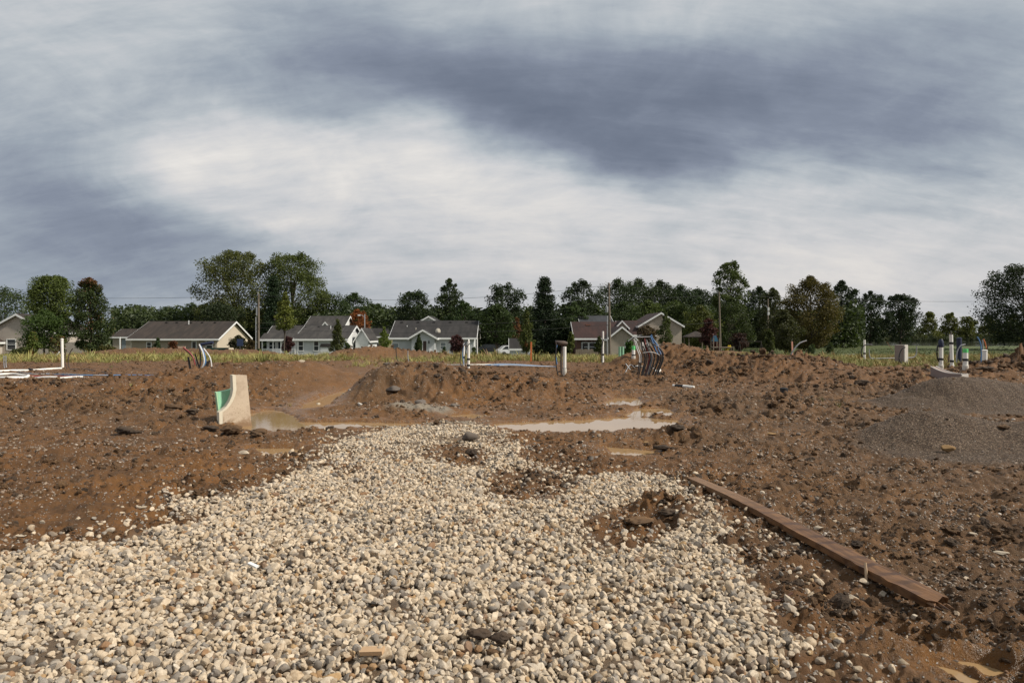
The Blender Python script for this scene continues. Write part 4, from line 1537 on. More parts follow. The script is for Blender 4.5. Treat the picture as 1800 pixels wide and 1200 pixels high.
class House:
    """local frame: x along the front, y going back, z up; root at the front centre on the ground"""
    def __init__(self, name, label, X0, X1, Y, cat='house', rz=0.0, base=None, group=None):
        self.X0 = X0
        xc = (X0 + X1) / 2
        self.zb = H(xc, Y) - .05 if base is None else base
        self.root = empty(name, (xc, Y, self.zb), label, cat, group, rz)
        self.xc = xc
        self.Y = Y

    def z(self, py, Y=None):
        return EYE - (py - HOR) * (Y or self.Y) / F - self.zb

    def block(self, x0, x1, y0, y1, ze, zr, axis, wall, roof, trim=TRIM, over=.35, z0=0.0, gables=True, thick=.14, ridge_at=.5, roofname='roof'):
        """a gabled volume; axis = direction of the ridge"""
        r = self.root
        if axis == 'x':
            a0, a1, b0, b1 = x0, x1, y0, y1
            fn = lambda b, z, a: (a, b, z)
        else:
            a0, a1, b0, b1 = y0, y1, x0, x1
            fn = lambda b, z, a: (b, a, z)
        bm_ = b0 + (b1 - b0) * ridge_at
        MB().prism([(b0, z0), (b1, z0), (b1, ze), (bm_, zr), (b0, ze)], a0, a1, fn).build('wall', wall, r)
        s0 = (zr - ze) / (bm_ - b0)
        s1 = (zr - ze) / (b1 - bm_)
        e0, e1 = b0 - over, b1 + over
        g0 = .012
        lo0, lo1 = ze - over * s0, ze - over * s1
        rf = MB()
        rf.prism([(e0, lo0 + g0), (bm_, zr + g0), (bm_, zr + thick), (e0, lo0 + thick)], a0 - over, a1 + over, fn)
        rf.prism([(bm_, zr + g0), (e1, lo1 + g0), (e1, lo1 + thick), (bm_, zr + thick)], a0 - over, a1 + over, fn)
        ro = rf.build(roofname, roof, r)
        # fascia along the eaves, rake boards on the gables
        for e, lo, sg in ((e0, lo0, -1), (e1, lo1, 1)):
            fa = MB()
            fa.prism([(e, lo - .10), (e + sg * .04, lo - .10), (e + sg * .04, lo + thick - .01), (e, lo + thick - .01)], a0 - over, a1 + over, fn)
            fa.build('fascia', trim, r)
        for a, sg in ((a0 - over, -1), (a1 + over, 1)):
            rk = MB()
            rk.prism([(e0, lo0 - .12), (bm_, zr - .12), (bm_, zr + thick - .02), (e0, lo0 + thick - .02)], a, a + sg * .05, fn)
            rk.prism([(bm_, zr - .12), (e1, lo1 - .12), (e1, lo1 + thick - .02), (bm_, zr + thick - .02)], a, a + sg * .05, fn)
            rk.build('rake_board', trim, r)
        return ro

    def window(self, cx, z0, w, h, y=0.0, side=None, glass=GLASS, trim=TRIM, bars=True):
        mb = MB()
        t = .09
        if side is None:
            bx = lambda q, a0, a1, z_0, z_1, d0, d1: q.box(a0, a1, y - d1, y - d0, z_0, z_1)
        else:
            xs, sg = side
            bx = lambda q, a0, a1, z_0, z_1, d0, d1: q.box(min(xs + sg * d0, xs + sg * d1), max(xs + sg * d0, xs + sg * d1), a0, a1, z_0, z_1)
        bx(mb, cx - w / 2 - t, cx - w / 2, z0 - t, z0 + h + t, -.02, .05)
        bx(mb, cx + w / 2, cx + w / 2 + t, z0 - t, z0 + h + t, -.02, .05)
        bx(mb, cx - w / 2, cx + w / 2, z0 - t, z0, -.02, .06)
        bx(mb, cx - w / 2, cx + w / 2, z0 + h, z0 + h + t, -.02, .05)
        f = mb.build('window', trim, self.root)
        q = MB()
        bx(q, cx - w / 2, cx + w / 2, z0, z0 + h, -.02, .012)
        q.build('pane', glass, f)
        if bars:
            q = MB()
            bx(q, cx - w / 2, cx + w / 2, z0 + h / 2 - .03, z0 + h / 2 + .03, .012, .04)
            q.build('meeting_rail', trim, f)
        return f

    def box(self, name, m, x0, x1, y0, y1, z0, z1, parent=None):
        return MB().box(x0, x1, y0, y1, z0, z1).build(name, m, parent or self.root)


def px2x(px, Y):
    return (px - 900) / F * Y


def houses():
    # --- beige gabled house, far left
    Y = 84
    h = House('beige_house', 'beige gabled house behind trees at far left', px2x(-40, Y), px2x(86, Y), Y)
    L = lambda px, YY=Y: px2x(px, YY) - h.xc
    h.block(L(-24), L(86), 0, 8, h.z(583), h.z(553), 'y', S_BEIGE, R_BROWN)
    h.block(L(-60), L(4), -3.2, 5, h.z(600, Y - 3), h.z(578, Y - 3), 'y', S_BEIGE, R_BROWN)
    h.box('garden_wall', S_BEIGE, L(86) + .003, L(152), .6, .8, 0, 1.9)
    h.window(L(20), 1.0, 1.0, 1.2)
    # --- low brown roofed house between
    Y = 122
    h = House('low_house', 'low brown roofed house seen between maple and tan house', px2x(196, Y), px2x(262, Y), Y)
    L = lambda px, YY=Y: px2x(px, YY) - h.xc
    h.block(L(198), L(262), 0, 7, h.z(592), h.z(579), 'x', S_TAN, R_BROWN)
    h.box('carport_post', TRIM, L(221), L(222.5), -2, -1.85, 0, h.z(592))
    h.box('door', BLIND, L(214), L(221), -.03, 0, .05, 2.0)
    # --- tan house with brown roof
    Y = 96
    h = House('tan_house', 'long tan house with a stained brown roof and an end gable coloured as sunlit', px2x(230, Y), px2x(381, Y), Y)
    L = lambda px, YY=Y: px2x(px, YY) - h.xc
    h.block(L(230), L(381), 0, 11.5, h.z(594.5), h.z(566, Y + 5.7), 'x', S_TAN, R_BROWN, over=.45)
    MB().prism([(.02, .0), (11.48, 0), (11.48, h.z(595)), (5.75, h.z(567, Y + 5.7)), (.02, h.z(595))], L(381) + .004, L(381) + .05, lambda b, z, a: (a, b, z)).build('end_gable', S_TAN_LIT, h.root)  # sun-side end of the tan walls, its lit look painted in the siding
    h.window(L(262), .85, .55, .95)
    h.box('corner_board', TRIM2, L(230) - .02, L(230) + .10, -.03, -.002, 0, h.z(596))
    h.box('corner_board', TRIM2, L(379), L(380), -.03, -.002, 0, h.z(596))
    dr = h.box('door', S_WHITE, L(337), L(346), -.06, -.002, .1, 2.1)
    h.box('door_glass', GLASS, L(338.5), L(344.5), -.075, -.061, 1.0, 1.9, dr)
    h.window(L(368), .9, .8, 1.1)
    h.box('patio_screen', mat('pale_pink_board', (.52, .36, .27), .7), L(320), L(333), -1.2, -1.1, 0, 1.3)
    for px in (262, 281, 306, 327, 350):
        x = L(px) * 1.02
        h.box('roof_vent', R_DARK, x - .16, x + .16, 4.9, 5.25, h.z(566, Y + 5.7) - .28, h.z(566, Y + 5.7) + .02)
    h.box('vent_pipe', TRIM, L(306), L(306) + .1, 4.2, 4.3, h.z(570, Y + 4.2), h.z(563, Y + 4.2))
    # --- green utility cabinet row
    Y2 = 80
    o = House('green_fence', 'low dark green panel fence right of the tan house', px2x(362, Y2), px2x(402, Y2), Y2, cat='fence')
    gm = mat('dark_green_panel', (.022, .050, .036), .6, .2)
    for i in range(4):
        xa = -1.35 + i * .67
        o.box('panel', gm, xa, xa + .655, 0, .05, 0, o.z(611))
    o.box('notice', TRIM, -.62, -.45, -.012, -.002, .55, .80)
    # --- white house with porch
    Y = 88
    h = House('white_house', 'pale grey house with white railed porch under a long grey roof', px2x(458, Y), px2x(608, Y), Y)
    L = lambda px, YY=Y: px2x(px, YY) - h.xc
    ze, zr = h.z(595.5), h.z(573.5, Y + 4.6)
    h.block(L(522), L(608), 0, 9.2, ze, zr, 'x', S_GREY, R_GREY, over=.35)
    h.block(L(462), L(522) - .36, 1.4, 9.2, ze - .02, zr - .02, 'x', S_WHITE, R_GREY, over=.34, ridge_at=.41)
    rf = MB().prism([(-.36, ze - .16), (1.5, ze + .62), (1.5, ze + .75), (-.36, ze - .03)], L(462) - .35, L(522) - .352, lambda b, z, a: (a, b, z)).build('porch_roof', R_GREY, h.root)
    MB().prism([(.02, .0), (9.18, 0), (9.18, ze), (4.6, zr - .02), (.02, ze)], L(608) + .004, L(608) + .05, lambda b, z, a: (a, b, z)).build('end_gable', S_WHITE, h.root)  # sun-facing end coloured whiter than the front to look lit
    h.box('fascia', TRIM, L(462) - .35, L(522) - .352, -.42, -.362, ze - .26, ze - .02)
    for px in (461, 480, 494, 519):
        h.box('porch_post', TRIM, L(px) - .06, L(px) + .06, -.06, .06, 0, ze - .17)
    h.box('porch_deck', TRIM, L(458), L(521.5), -.15, 1.38, .02, .22)
    for xa, xb in ((461, 480), (480, 494), (494, 519)):
        rl = h.box('railing', TRIM, L(xa) + .07, L(xb) - .07, -.03, .03, 1.0, 1.07)
        h.box('bottom_rail', TRIM, L(xa) + .07, L(xb) - .07, -.03, .03, .32, .37, rl)
        nb = 9
        for k in range(nb):
            x = L(xa) + .12 + (L(xb) - L(xa) - .24) * k / (nb - 1)
            h.box('baluster', TRIM, x - .018, x + .018, -.018, .018, .371, .999, rl)
    MB().prism([(L(480), .02), (L(519), .02), (L(519), .12), (L(480), .55)], -1.3, -.2, lambda a, z, b: (a, b, z)).build('ramp', TRIM, h.root)
    h.window(L(472), 1.0, .75, .9, y=1.4)
    d = h.box('door', S_WHITE, L(482), L(488), 1.34, 1.398, .22, 2.1)
    h.box('door_glass', GLASS, L(483), L(487), 1.325, 1.339, .9, 1.9, d)
    h.window(L(529), .85, .55, 1.15)
    h.window(L(556), .85, .55, 1.15)
    h.window(4.5, .85, .75, 1.3, side=(L(608) + .05, 1))
    h.box('corner_board', TRIM, L(608) - .10, L(608) + .052, -.03, -.002, 0, ze - .1)
    h.box('corner_board', TRIM, L(522) - .02, L(522) + .10, -.03, -.002, 0, ze - .1)
    h.box('plumbing_vent', TRIM, L(569), L(569) + .09, 3.2, 3.29, zr - .75, zr + .1)
    for px in (475, 498, 520, 545, 570, 590):
        h.box('roof_vent', R_DARK, L(px) - .14, L(px) + .14, 3.9, 4.2, zr - .30, zr - .02)
    h.block(L(608) + .46, L(608) + 2.2, 3.4, 9, ze - .05, h.z(578, Y + 6), 'y', S_WHITE, R_GREY, over=.25)
    # --- upper grey roof behind
    Y = 112
    h = House('grey_roof_house', 'house showing only its grey roof and white gable over the white house', px2x(538, Y), px2x(604, Y), Y)
    L = lambda px, YY=Y: px2x(px, YY) - h.xc
    h.block(L(538), L(602), 0, 8, h.z(575), h.z(556.5, Y + 4), 'x', S_WHITE, R_GREY)
    h.block(L(571), L(586), -2.2, 3.2, h.z(575) - .05, h.z(566.5, Y - 2), 'y', S_GREY, R_GREY, over=.25)
    # --- yellow house and fence
    Y = 118
    h = House('yellow_house', 'small yellow house with a black roof behind a dark fence', px2x(640, Y), px2x(676, Y), Y)
    L = lambda px, YY=Y: px2x(px, YY) - h.xc
    h.block(L(636), L(690), 0, 6, h.z(591), h.z(578, Y + 3), 'x', S_YEL, R_DARK)
    h.window(L(660), 1.0, .8, .9)
    f = House('board_fence', 'dark brown board fence in front of the yellow house', px2x(638, 108), px2x(682, 108), 108, cat='fence')
    n = 14
    w = (px2x(682, 108) - px2x(638, 108)) / n
    for k in range(n):
        x = -n * w / 2 + k * w
        f.box('board', DARKF, x, x + w - .02, 0, .03 + .01 * (k % 2), 0, 1.35 + .02 * (k % 3))
    # --- grey house with the gabled patio door
    Y = 88
    h = House('grey_house', 'pale grey house with a dark roof and a gabled sliding door', px2x(690, Y), px2x(833, Y), Y)
    L = lambda px, YY=Y: px2x(px, YY) - h.xc
    ze, zr = h.z(592.5), h.z(565, Y + 4.5)
    h.block(L(690), L(833), 0, 9, ze, zr, 'x', S_GREY, R_DARK, over=.4)
    MB().prism([(.02, .0), (8.98, 0), (8.98, ze), (4.5, zr - .02), (.02, ze)], L(833) + .004, L(833) + .05, lambda b, z, a: (a, b, z)).build('end_gable', S_WHITE, h.root)  # right end of the grey walls painted whiter, as if in sun
    h.block(L(726), L(766), -1.3, 3.2, ze + .02, h.z(580.5, Y - 1.3), 'y', S_GREY, R_DARK, over=.42)
    fr = h.box('sliding_door', TRIM, L(738) - .08, L(752) + .08, -1.37, -1.303, .12, 2.15)
    h.box('door_glass', GLASS, L(738), L(744.5), -1.385, -1.371, .2, 2.07, fr)
    h.box('door_glass', mat('dark_doorway', (.05, .028, .022), .5), L(746), L(752), -1.385, -1.371, .2, 2.07, fr)
    h.box('wall_light', GLASS, L(755.3), L(755.3) + .14, -1.45, -1.302, 1.75, 2.1)
    h.box('step', CONC, L(736), L(756), -2.2, -1.4, 0, .12)
    h.box('utility_box', TRIM, L(757), L(760), -1.5, -1.302, .35, 1.0)
    h.window(L(695), .55, .75, 1.15, glass=BLIND)
    h.window(L(779), 1.05, .62, .75, glass=BLIND)
    h.window(L(812), .85, .62, 1.0, glass=BLIND)
    h.box('downspout', TRIM, L(766) + .05, L(766) + .13, -.08, -.002, 0, ze - .15)
    h.box('corner_board', TRIM, L(833) - .08, L(833) + .052, -.03, -.002, 0, ze - .1)
    dish = MB()
    n = 14
    vs = [(0, 0, 0)] + [(.34 * math.cos(2 * PI * k / n), .10, .42 * math.sin(2 * PI * k / n)) for k in range(n)]
    vs += [(0, -.035, 0)] + [(.34 * math.cos(2 * PI * k / n), .065, .42 * math.sin(2 * PI * k / n)) for k in range(n)]
    fs = [(0, 1 + k, 1 + (k + 1) % n) for k in range(n)] + [(n + 1, n + 2 + (k + 1) % n, n + 2 + k) for k in range(n)] + [(1 + k, n + 2 + k, n + 2 + (k + 1) % n, 1 + (k + 1) % n) for k in range(n)]
    dish.add(vs, fs)
    dish.tube([(0, 0, -.35), (0, .02, 0)], .03, 6)
    dish.tube([(0, -.02, -.3), (.1, -.5, -.1)], .02, 5)
    e = dish.build('satellite_dish', TRIM2, h.root, loc=(L(768.5), .9, ze + .75))
    for px in (698, 728, 757, 787, 817):
        h.box('roof_vent', mat('black_vent', (.02, .02, .02), .7), L(px) - .16, L(px) + .16, 3.7, 4.1, zr - .33, zr - .04)
    h.box('plumbing_vent', TRIM, L(709.5), L(709.5) + .1, 2.6, 2.7, ze + 1.1, ze + 1.55)
    h.box('plumbing_vent', TRIM2, L(727), L(727) + .09, 1.8, 1.89, ze + .75, ze + 1.25)
    # house behind: white gable above the ridge
    Y = 106
    h = House('white_gable_house', 'house behind the grey one, only its white gable peak shows', px2x(733, Y), px2x(775, Y), Y)
    L = lambda px, YY=Y: px2x(px, YY) - h.xc
    h.block(L(737), L(770), 0, 7, h.z(566), h.z(556.5), 'y', S_WHITE, R_DARK)
    # --- shed
    Y = 76
    h = House('garden_shed', 'low pale garden shed with a dark shingled roof', px2x(896, Y), px2x(931, Y), Y, cat='shed')
    L = lambda px, YY=Y: px2x(px, YY) - h.xc
    h.block(L(896), L(931), 0, 2.6, h.z(613.5), h.z(596.5, Y + 1.3), 'x', S_GREY, R_DARK, over=.08)
    # --- maroon roofed house
    Y = 92
    h = House('maroon_house', 'brick house with maroon roof, tan garage gable and tall tan gable', px2x(1008, Y), px2x(1198, Y), Y)
    L = lambda px, YY=Y: px2x(px, YY) - h.xc
    h.block(L(1014), L(1092), 0, 9, h.z(593.5), h.z(567, Y + 4.5), 'x', BRICK, R_MAROON, over=.4)
    h.block(L(1022, Y + 8), L(1074, Y + 8), 6.5, 15, h.z(572, Y + 7), h.z(556, Y + 10), 'x', S_TAN2, R_SLATE, over=.3, roofname='slate_roof')
    h.block(L(1067, Y - 3), L(1112, Y - 3), -4.5, 5, h.z(593.5, Y - 4.5), h.z(575, Y - 4.5), 'y', S_TAN2, R_MAROON, over=.35)
    h.block(L(1081, Y + 3), L(1099, Y + 3), 1.5, 7, h.z(574, Y + 2), h.z(564.5, Y + 1.5), 'y', S_TAN2, R_MAROON, over=.3)
    h.block(L(1092) + .41, L(1150), .8, 9.5, h.z(588, Y), h.z(565, Y + 5), 'x', S_TAN2, R_MAROON, over=.35)
    h.block(L(1124, Y + 2), L(1197, Y + 2), 1.6, 11, h.z(572, Y + 2), h.z(550.5, Y + 2), 'y', S_TAN2, R_MAROON, over=.3)
    h.window(L(1035) - .5, .7, .75, 1.1)
    h.window(L(1035) + .45, .7, .75, 1.1)
    h.box('doorway', GLASS, L(1021), L(1027), -.04, -.002, .1, 2.0)
    h.window(L(1104, Y - 4.5) - .1, 1.1, .5, .7, y=-4.5)
    h.box('roof_patch', mat('worn_shingle', (.22, .10, .065), .9, .3), L(1034), L(1043), 3.2, 3.9, h.z(571.5, Y + 3.5), h.z(570, Y + 3.5))
    # --- grey board fence, left part of the maroon house
    f = House('picket_fence', 'weathered board fence in front of the brick wall', px2x(1012, 84), px2x(1052, 84), 84, cat='fence')
    n = 12
    w = (px2x(1052, 84) - px2x(1012, 84)) / n
    for k in range(n):
        f.box('board', FWOOD, -n * w / 2 + k * w, -n * w / 2 + k * w + w - .02, 0, .03 + .008 * (k % 2), 0, 1.0 + .03 * (k % 3))


houses()


# ------------------------------------------------------------------ yard things
def yards():
    # gazebo
    Y = 90
    x = px2x(1223, Y)
    z = H(x, Y)
    g = empty('gazebo', (x, Y, z), 'hip roofed brown garden gazebo between gable and purple tree', 'gazebo')
    zt = EYE - (582 - HOR) * Y / F - z
    ze = EYE - (591.5 - HOR) * Y / F - z
    w = 1.45
    mb = MB()
    mb.add([(-w, -w, ze), (w, -w, ze), (w, w, ze), (-w, w, ze), (-.1, 0, zt), (.1, 0, zt), (-w, -w, ze - .1), (w, -w, ze - .1), (w, w, ze - .1), (-w, w, ze - .1)],
           [(0, 1, 5, 4), (1, 2, 5), (2, 3, 4, 5), (3, 0, 4), (0, 6, 7, 1), (1, 7, 8, 2), (2, 8, 9, 3), (3, 9, 6, 0), (9, 8, 7, 6)])
    mb.build('roof', R_BROWN, g)
    for sx in (-1, 1):
        for sy in (-1, 1):
            MB().box(sx * 1.2 - .06, sx * 1.2 + .06, sy * 1.2 - .06, sy * 1.2 + .06, -.05, ze - .1).build('post', FWOOD, g)
    MB().box(-1.2, 1.2, -1.2, 1.2, -.05, .1).build('deck', FWOOD, g)
    # playset
    Y = 80
    x = px2x(1276, Y)
    z = H(x, Y)
    p = empty('playset', (x, Y, z), 'wooden playset with yellow slide and blue slide tarp', 'playset')
    yl = mat('yellow_plastic', (.62, .45, .035), .4, .08)
    bl = mat('blue_plastic', (.035, .12, .19), .5, .15)
    MB().prism([(-.30, .35), (-.25, .25), (.55, 1.25), (.50, 1.38)], -.28, .28, lambda a, zz, b: (a, b, zz)).build('slide', yl, p)
    for sy in (-.28, .26):
        MB().prism([(-.30, .35), (.50, 1.38), (.46, 1.50), (-.36, .46)], sy, sy + .04, lambda a, zz, b: (a, b, zz)).build('slide_rail', yl, p)
    for sx in (-1.6, -.9, .75):
        for sy in (-.5, .5):
            MB().box(sx - .05, sx + .05, sy - .05, sy + .05, -.1, 2.3 if sx < .5 else 1.3).build('post', FWOOD, p)
    MB().prism([(-1.55, 1.9), (-1.0, 1.9), (-1.3, 2.6)], -.5, .5, lambda a, zz, b: (a, b, zz)).build('canopy', bl, p)
    MB().box(-1.6, .75, -.5, .5, 1.15, 1.25).build('deck', FWOOD, p)
    # swing frame
    Y = 82
    x = px2x(1319, Y)
    z = H(x, Y)
    FW2 = mat('dark_wood', (.05, .042, .035), .9)
    s = empty('swing_frame', (x, Y, z), 'bare wooden swing frame right of the dim red tree', 'swing set')
    MB().tube([(-1.4, 0, 1.9), (1.4, 0, 1.9)], .03, 6).build('top_beam', FW2, s)
    for sx in (-1.3, 1.3):
        for sy in (-.8, .8):
            MB().tube([(sx, 0, 1.9), (sx, sy, -.05)], .028, 6).build('leg', FW2, s)
    # parked cars under the maple
    for px, py, nm, lb, c in ((866, 612, 'parked_car', 'dark parked car beneath the dark maple', (.018, .02, .024)), (901, 614, 'parked_car', 'white parked car half hidden by the shed', (.62, .63, .64))):
        Y = 100 if px == 866 else 90
        x = px2x(px, Y)
        z = H(x, Y)
        car = empty(nm, (x, Y, z), lb, 'car', rz=0.25)
        m = mat('car_paint_' + ('dark' if px == 866 else 'white'), c, .25, .05, spec=.6)
        body = [(-2.1, .35), (2.15, .35), (2.2, .72), (1.3, .88), (.75, 1.38), (-1.2, 1.42), (-1.85, .95), (-2.15, .85)]
        MB().prism(body, -.82, .82, lambda a, zz, b: (a, b, zz)).build('body', m, car, bevel=.05)
        MB().prism([(-1.6, .95), (1.1, .92), (.70, 1.30), (-1.12, 1.34)], -.83, .83, lambda a, zz, b: (a, b, zz)).build('side_window', GLASS, car)
        for wx in (-1.35, 1.4):
            for wy in (-.78, .78):
                MB().tube([(wx, wy - .1, .32), (wx, wy + .1, .32)], .32, 12).build('wheel', mat('rubber', (.02, .02, .02), .8), car)
    # driveway strip
    dw = MB()
    for k in range(1):
        xa, xb = px2x(842, 98), px2x(890, 98)
        dw.box(xa, xb, 95, 106, H(-3, 100) - .1, H(-3, 95) + .02)
    o = dw.build('driveway', mat('pinkish_drive', (.30, .225, .175), .9))
    tag(o, 'pale pinkish drive under the dark maple', 'driveway', kind='structure')
    # white plastic shed-like box left of the pointed tree
    Y = 74
    x = px2x(577, Y)
    b = empty('storage_box', (x, Y, H(x, Y)), 'white storage box with grey lid before the white house', 'storage box')
    MB().box(-.85, .95, 0, 1.1, -.05, 1.15).build('body', S_WHITE, b)
    MB().prism([(-.92, 1.152), (1.02, 1.152), (.9, 1.52), (-.8, 1.52)], -.06, 1.16, lambda a, zz, q: (a, q, zz)).build('lid', R_GREY, b)
    # basketball hoop & grill by the brown shrub
    Y = 78
    x = px2x(422, Y)
    b = empty('basketball_hoop', (x, Y, H(x, Y)), 'blue backed basketball hoop seen through the dark round shrub', 'basketball hoop')
    MB().tube([(0, 0, -.05), (0, 0, 1.7)], .05, 8).build('pole', mat('dark_steel', (.05, .05, .06), .5), b)
    MB().box(-.35, .35, -.06, 0, 1.35, 2.15).build('backboard', mat('navy_board', (.03, .045, .10), .5), b)
    MB().box(-.28, .28, -.4, .25, -.05, .28).build('base', TRIM, b)


yards()


# ------------------------------------------------------------------ poles and wires
POLEW = mat('pole_wood', (.16, .13, .10), .9, .3, 4)
STEEL = mat('grey_steel', (.30, .31, .32), .5, .12, 4)
WIRE = mat('wire_black', (.03, .03, .03), .6)


def poles():
    ends = {}

    def pole(key, label, px, top, bot, Y, r, lean=0.0, mat_=POLEW, cat='utility pole', name='utility_pole'):
        X = px2x(px, Y)
        z = H(X, Y)
        zt = EYE - (top - HOR) * Y / F - z
        root = empty(name, (X, Y, z), label, cat)
        MB().tube([(0, 0, -.3), (lean * .5, 0, zt * .5), (lean, 0, zt)], [r, r * .88, r * .7], 10).build('shaft', mat_, root, smooth=True)
        ends[key] = (X, Y, z, zt, lean)
        return root, zt
    p, zt = pole('a', 'tall utility pole left of the white house, with a thin conduit pole beside it', 454.5, 517, 624, 80, .14)
    MB().tube([(-.30, -.05, -.1), (-.30, -.05, zt * .64)], .055, 8).build('conduit', STEEL, p)
    MB().box(-.26, -.12, -.12, .12, zt * .66, zt * .80).build('equipment_box', STEEL, p)
    MB().tube([(0, -.18, zt), (0, -.18, zt + .25)], .03, 6).build('insulator', TRIM, p)
    p, zt = pole('b', 'utility pole carrying a grey transformer before the maroon house', 1072.5, 497, 621, 82, .15, lean=-.15)
    MB().tube([(-.36, -.1, -.1), (-.36, -.1, zt * .56)], .06, 8).build('conduit', STEEL, p)
    t = MB().tube([(-.42, -.1, zt * .60), (-.42, -.1, zt * .60 + .12), (-.42, -.1, zt * .60 + .72), (-.42, -.1, zt * .60 + .75)], [.12, .17, .17, .08], 12).build('transformer', STEEL, p, smooth=True)
    MB().tube([(-.42, -.1, zt * .60 + .75), (-.42, -.1, zt * .60 + .95)], .035, 6).build('bushing', TRIM, t)
    MB().box(-.5, .2, -.06, .06, zt - .35, zt - .25).build('crossarm', POLEW, p)
    p, zt = pole('c', 'leaning utility pole beside the playset', 1267, 513, 622, 84, .12, lean=-.22)
    MB().box(-.75, .0, -.05, .05, zt - .12, zt - .04).build('bracket', STEEL, p)
    MB().tube([(-.2, .0, zt * .93), (.85, .8, zt * .74)], .02, 5).build('guy_wire', WIRE, p)
    p, zt = pole('d', 'slim street light pole behind the red tree', 641, 552, 608, 106, .10, mat_=STEEL, cat='street light', name='street_light')
    MB().tube([(0, 0, zt * .9), (-.35, 0, zt * .97), (-.75, 0, zt * .98)], .04, 6).build('arm', STEEL, p)
    MB().box(-1.05, -.7, -.12, .12, zt * .955, zt * .99).build('lamp_head', TRIM, p)
    p, zt = pole('e', 'short grey distant pole with white insulators at the wood edge', 1350, 525, 575, 104, .13, cat='utility pole')
    for k, zz in enumerate((zt * .78, zt * .70)):
        MB().tube([(-.05, -.28, zz), (-.05, -.28, zz + .5)], .14, 8).build('canister', TRIM, p)
    # lines
    def wire(a, b, za, zb_, sag, label, n=14):
        X0, Y0, z0, t0, l0 = ends[a] if isinstance(a, str) else a
        X1, Y1, z1, t1, l1 = ends[b] if isinstance(b, str) else b
        A = Vector((X0 + l0 * za, Y0 - .16, z0 + t0 * za))
        B = Vector((X1 + l1 * zb_, Y1 - .16, z1 + t1 * zb_))
        pts = []
        for k in range(n + 1):
            t = k / n
            q = A.lerp(B, t)
            q.z -= sag * 4 * t * (1 - t)
            pts.append(q - A)
        o = MB().tube(pts, .016, 4).build('power_line', WIRE, loc=A)
        tag(o, label, 'power line', 'power lines between the poles')
    west = (-78.0, 78, -1.0, 8.0, 0)
    east = (78.0, 92, -1.2, 7.5, 0)
    wire(west, 'a', 1, .98, .8, 'power line from the left edge up to the tall utility pole')
    wire('a', 'b', .98, .97, 1.1, 'uppermost power line across the middle between the two tall poles')
    wire('a', 'b', .55, .58, .9, 'middle sagging line between the two tall poles')
    wire('a', 'b', .47, .44, .8, 'lowest sagging line between the two tall poles')
    wire('b', 'c', .86, .97, .5, 'upper line from the transformer pole to the leaning pole')
    wire('b', 'c', .50, .55, .5, 'lower line from the transformer pole to the leaning pole')
    wire('c', east, .97, 1, .7, 'power line running right from the leaning pole')


poles()

# ------------------------------------------------------------------ pipes, hoses and scraps on the lot
PVC = mat('white_pvc', (.80, .78, .72), .4, .05, 5, dirt=.14)
PVCD = mat('muddy_pvc', (.66, .63, .56), .5, .10, 6, dirt=.5)
RUB = mat('black_rubber', (.018, .018, .019), .55, .2)
CGREY = mat('grey_conduit', (.27, .28, .29), .5, .12, 6, dirt=.3)
CBLUE = mat('blue_tube', (.075, .19, .38), .45, .1, 6, dirt=.2)
CRED = mat('red_tube', (.22, .035, .04), .45, .1, 6, dirt=.3)
CBLK = mat('black_conduit', (.022, .022, .023), .45, .25, 6, dirt=.15)
CWHT = mat('white_tube', (.60, .60, .58), .45, .08, 6, dirt=.25)
CBRN = mat('muddy_hose', (.060, .045, .037), .7, .3, 6, dirt=.3)
GRNP = mat('green_paint', (.14, .62, .20), .5, .1)
GRNT = mat('pale_green_plastic', (.22, .42, .28), .45, .15, 5, dirt=.2)
NAVY = mat('navy_wrap', (.018, .024, .055), .55, .3, 8, .4)
FOAMG = mat('green_foam', (.30, .62, .40), .75, .06, 5, .15, dirt=.25)
FOAMT = mat('tan_board', (.52, .42, .31), .8, .12, 5, .3, dirt=.45)


def muddy_foot(m):
    g = NG(m.node_tree)
    bs = m.node_tree.nodes['Principled BSDF']
    old = bs.inputs['Base Color'].links[0].from_socket
    tc = g.n('ShaderNodeTexCoord').outputs['Object']
    sp = g.n('ShaderNodeSeparateXYZ')
    g.put(sp.inputs[0], tc)
    hgt = g.m('ADD', sp.outputs[2], g.m('MULTIPLY', g.m('SUBTRACT', g.noise(tc, 9, 6, .7), .5), .55))
    c = g.mix(g.rng(hgt, .14, .30, .85, 0), old, (.20, .115, .055))
    spl = g.rng(g.noise(tc, 38, 3, .6), .63, .69)
    c = g.mix(g.m('MULTIPLY', spl, g.rng(sp.outputs[2], .2, .8, .8, .1)), c, (.17, .10, .05))
    g.put(bs.inputs['Base Color'], c)


muddy_foot(FOAMT)
muddy_foot(FOAMG)
FOAMC = mat('cream_edge', (.66, .60, .47), .8, .06, 6, .2, dirt=.12)
FOAMM = mat('mauve_board', (.25, .20, .185), .85, .10, 6, .3, dirt=.25)
FOAMP = mat('pale_edge', (.52, .49, .45), .85, .08, 6, .2, dirt=.15)
ORNG = mat('orange_stake', (.55, .16, .05), .6, .12, 6)
PINK = mat('pink_stake', (.60, .30, .22), .6, .12, 6)


def gy(py):
    return EYE * F / (py - HOR)


def ground_at(px, py, Y=None):
    """where the ground is seen at a photo pixel"""
    if Y is None:
        Y = gy(py)
        for _ in range(6):
            z = float(terrain(np.array([px2x(px, Y)]), np.array([Y]), False)['h'][0])
            Y = .5 * Y + .5 * (EYE - z) * F / (py - HOR)
    X = px2x(px, Y)
    return X, Y, H(X, Y)


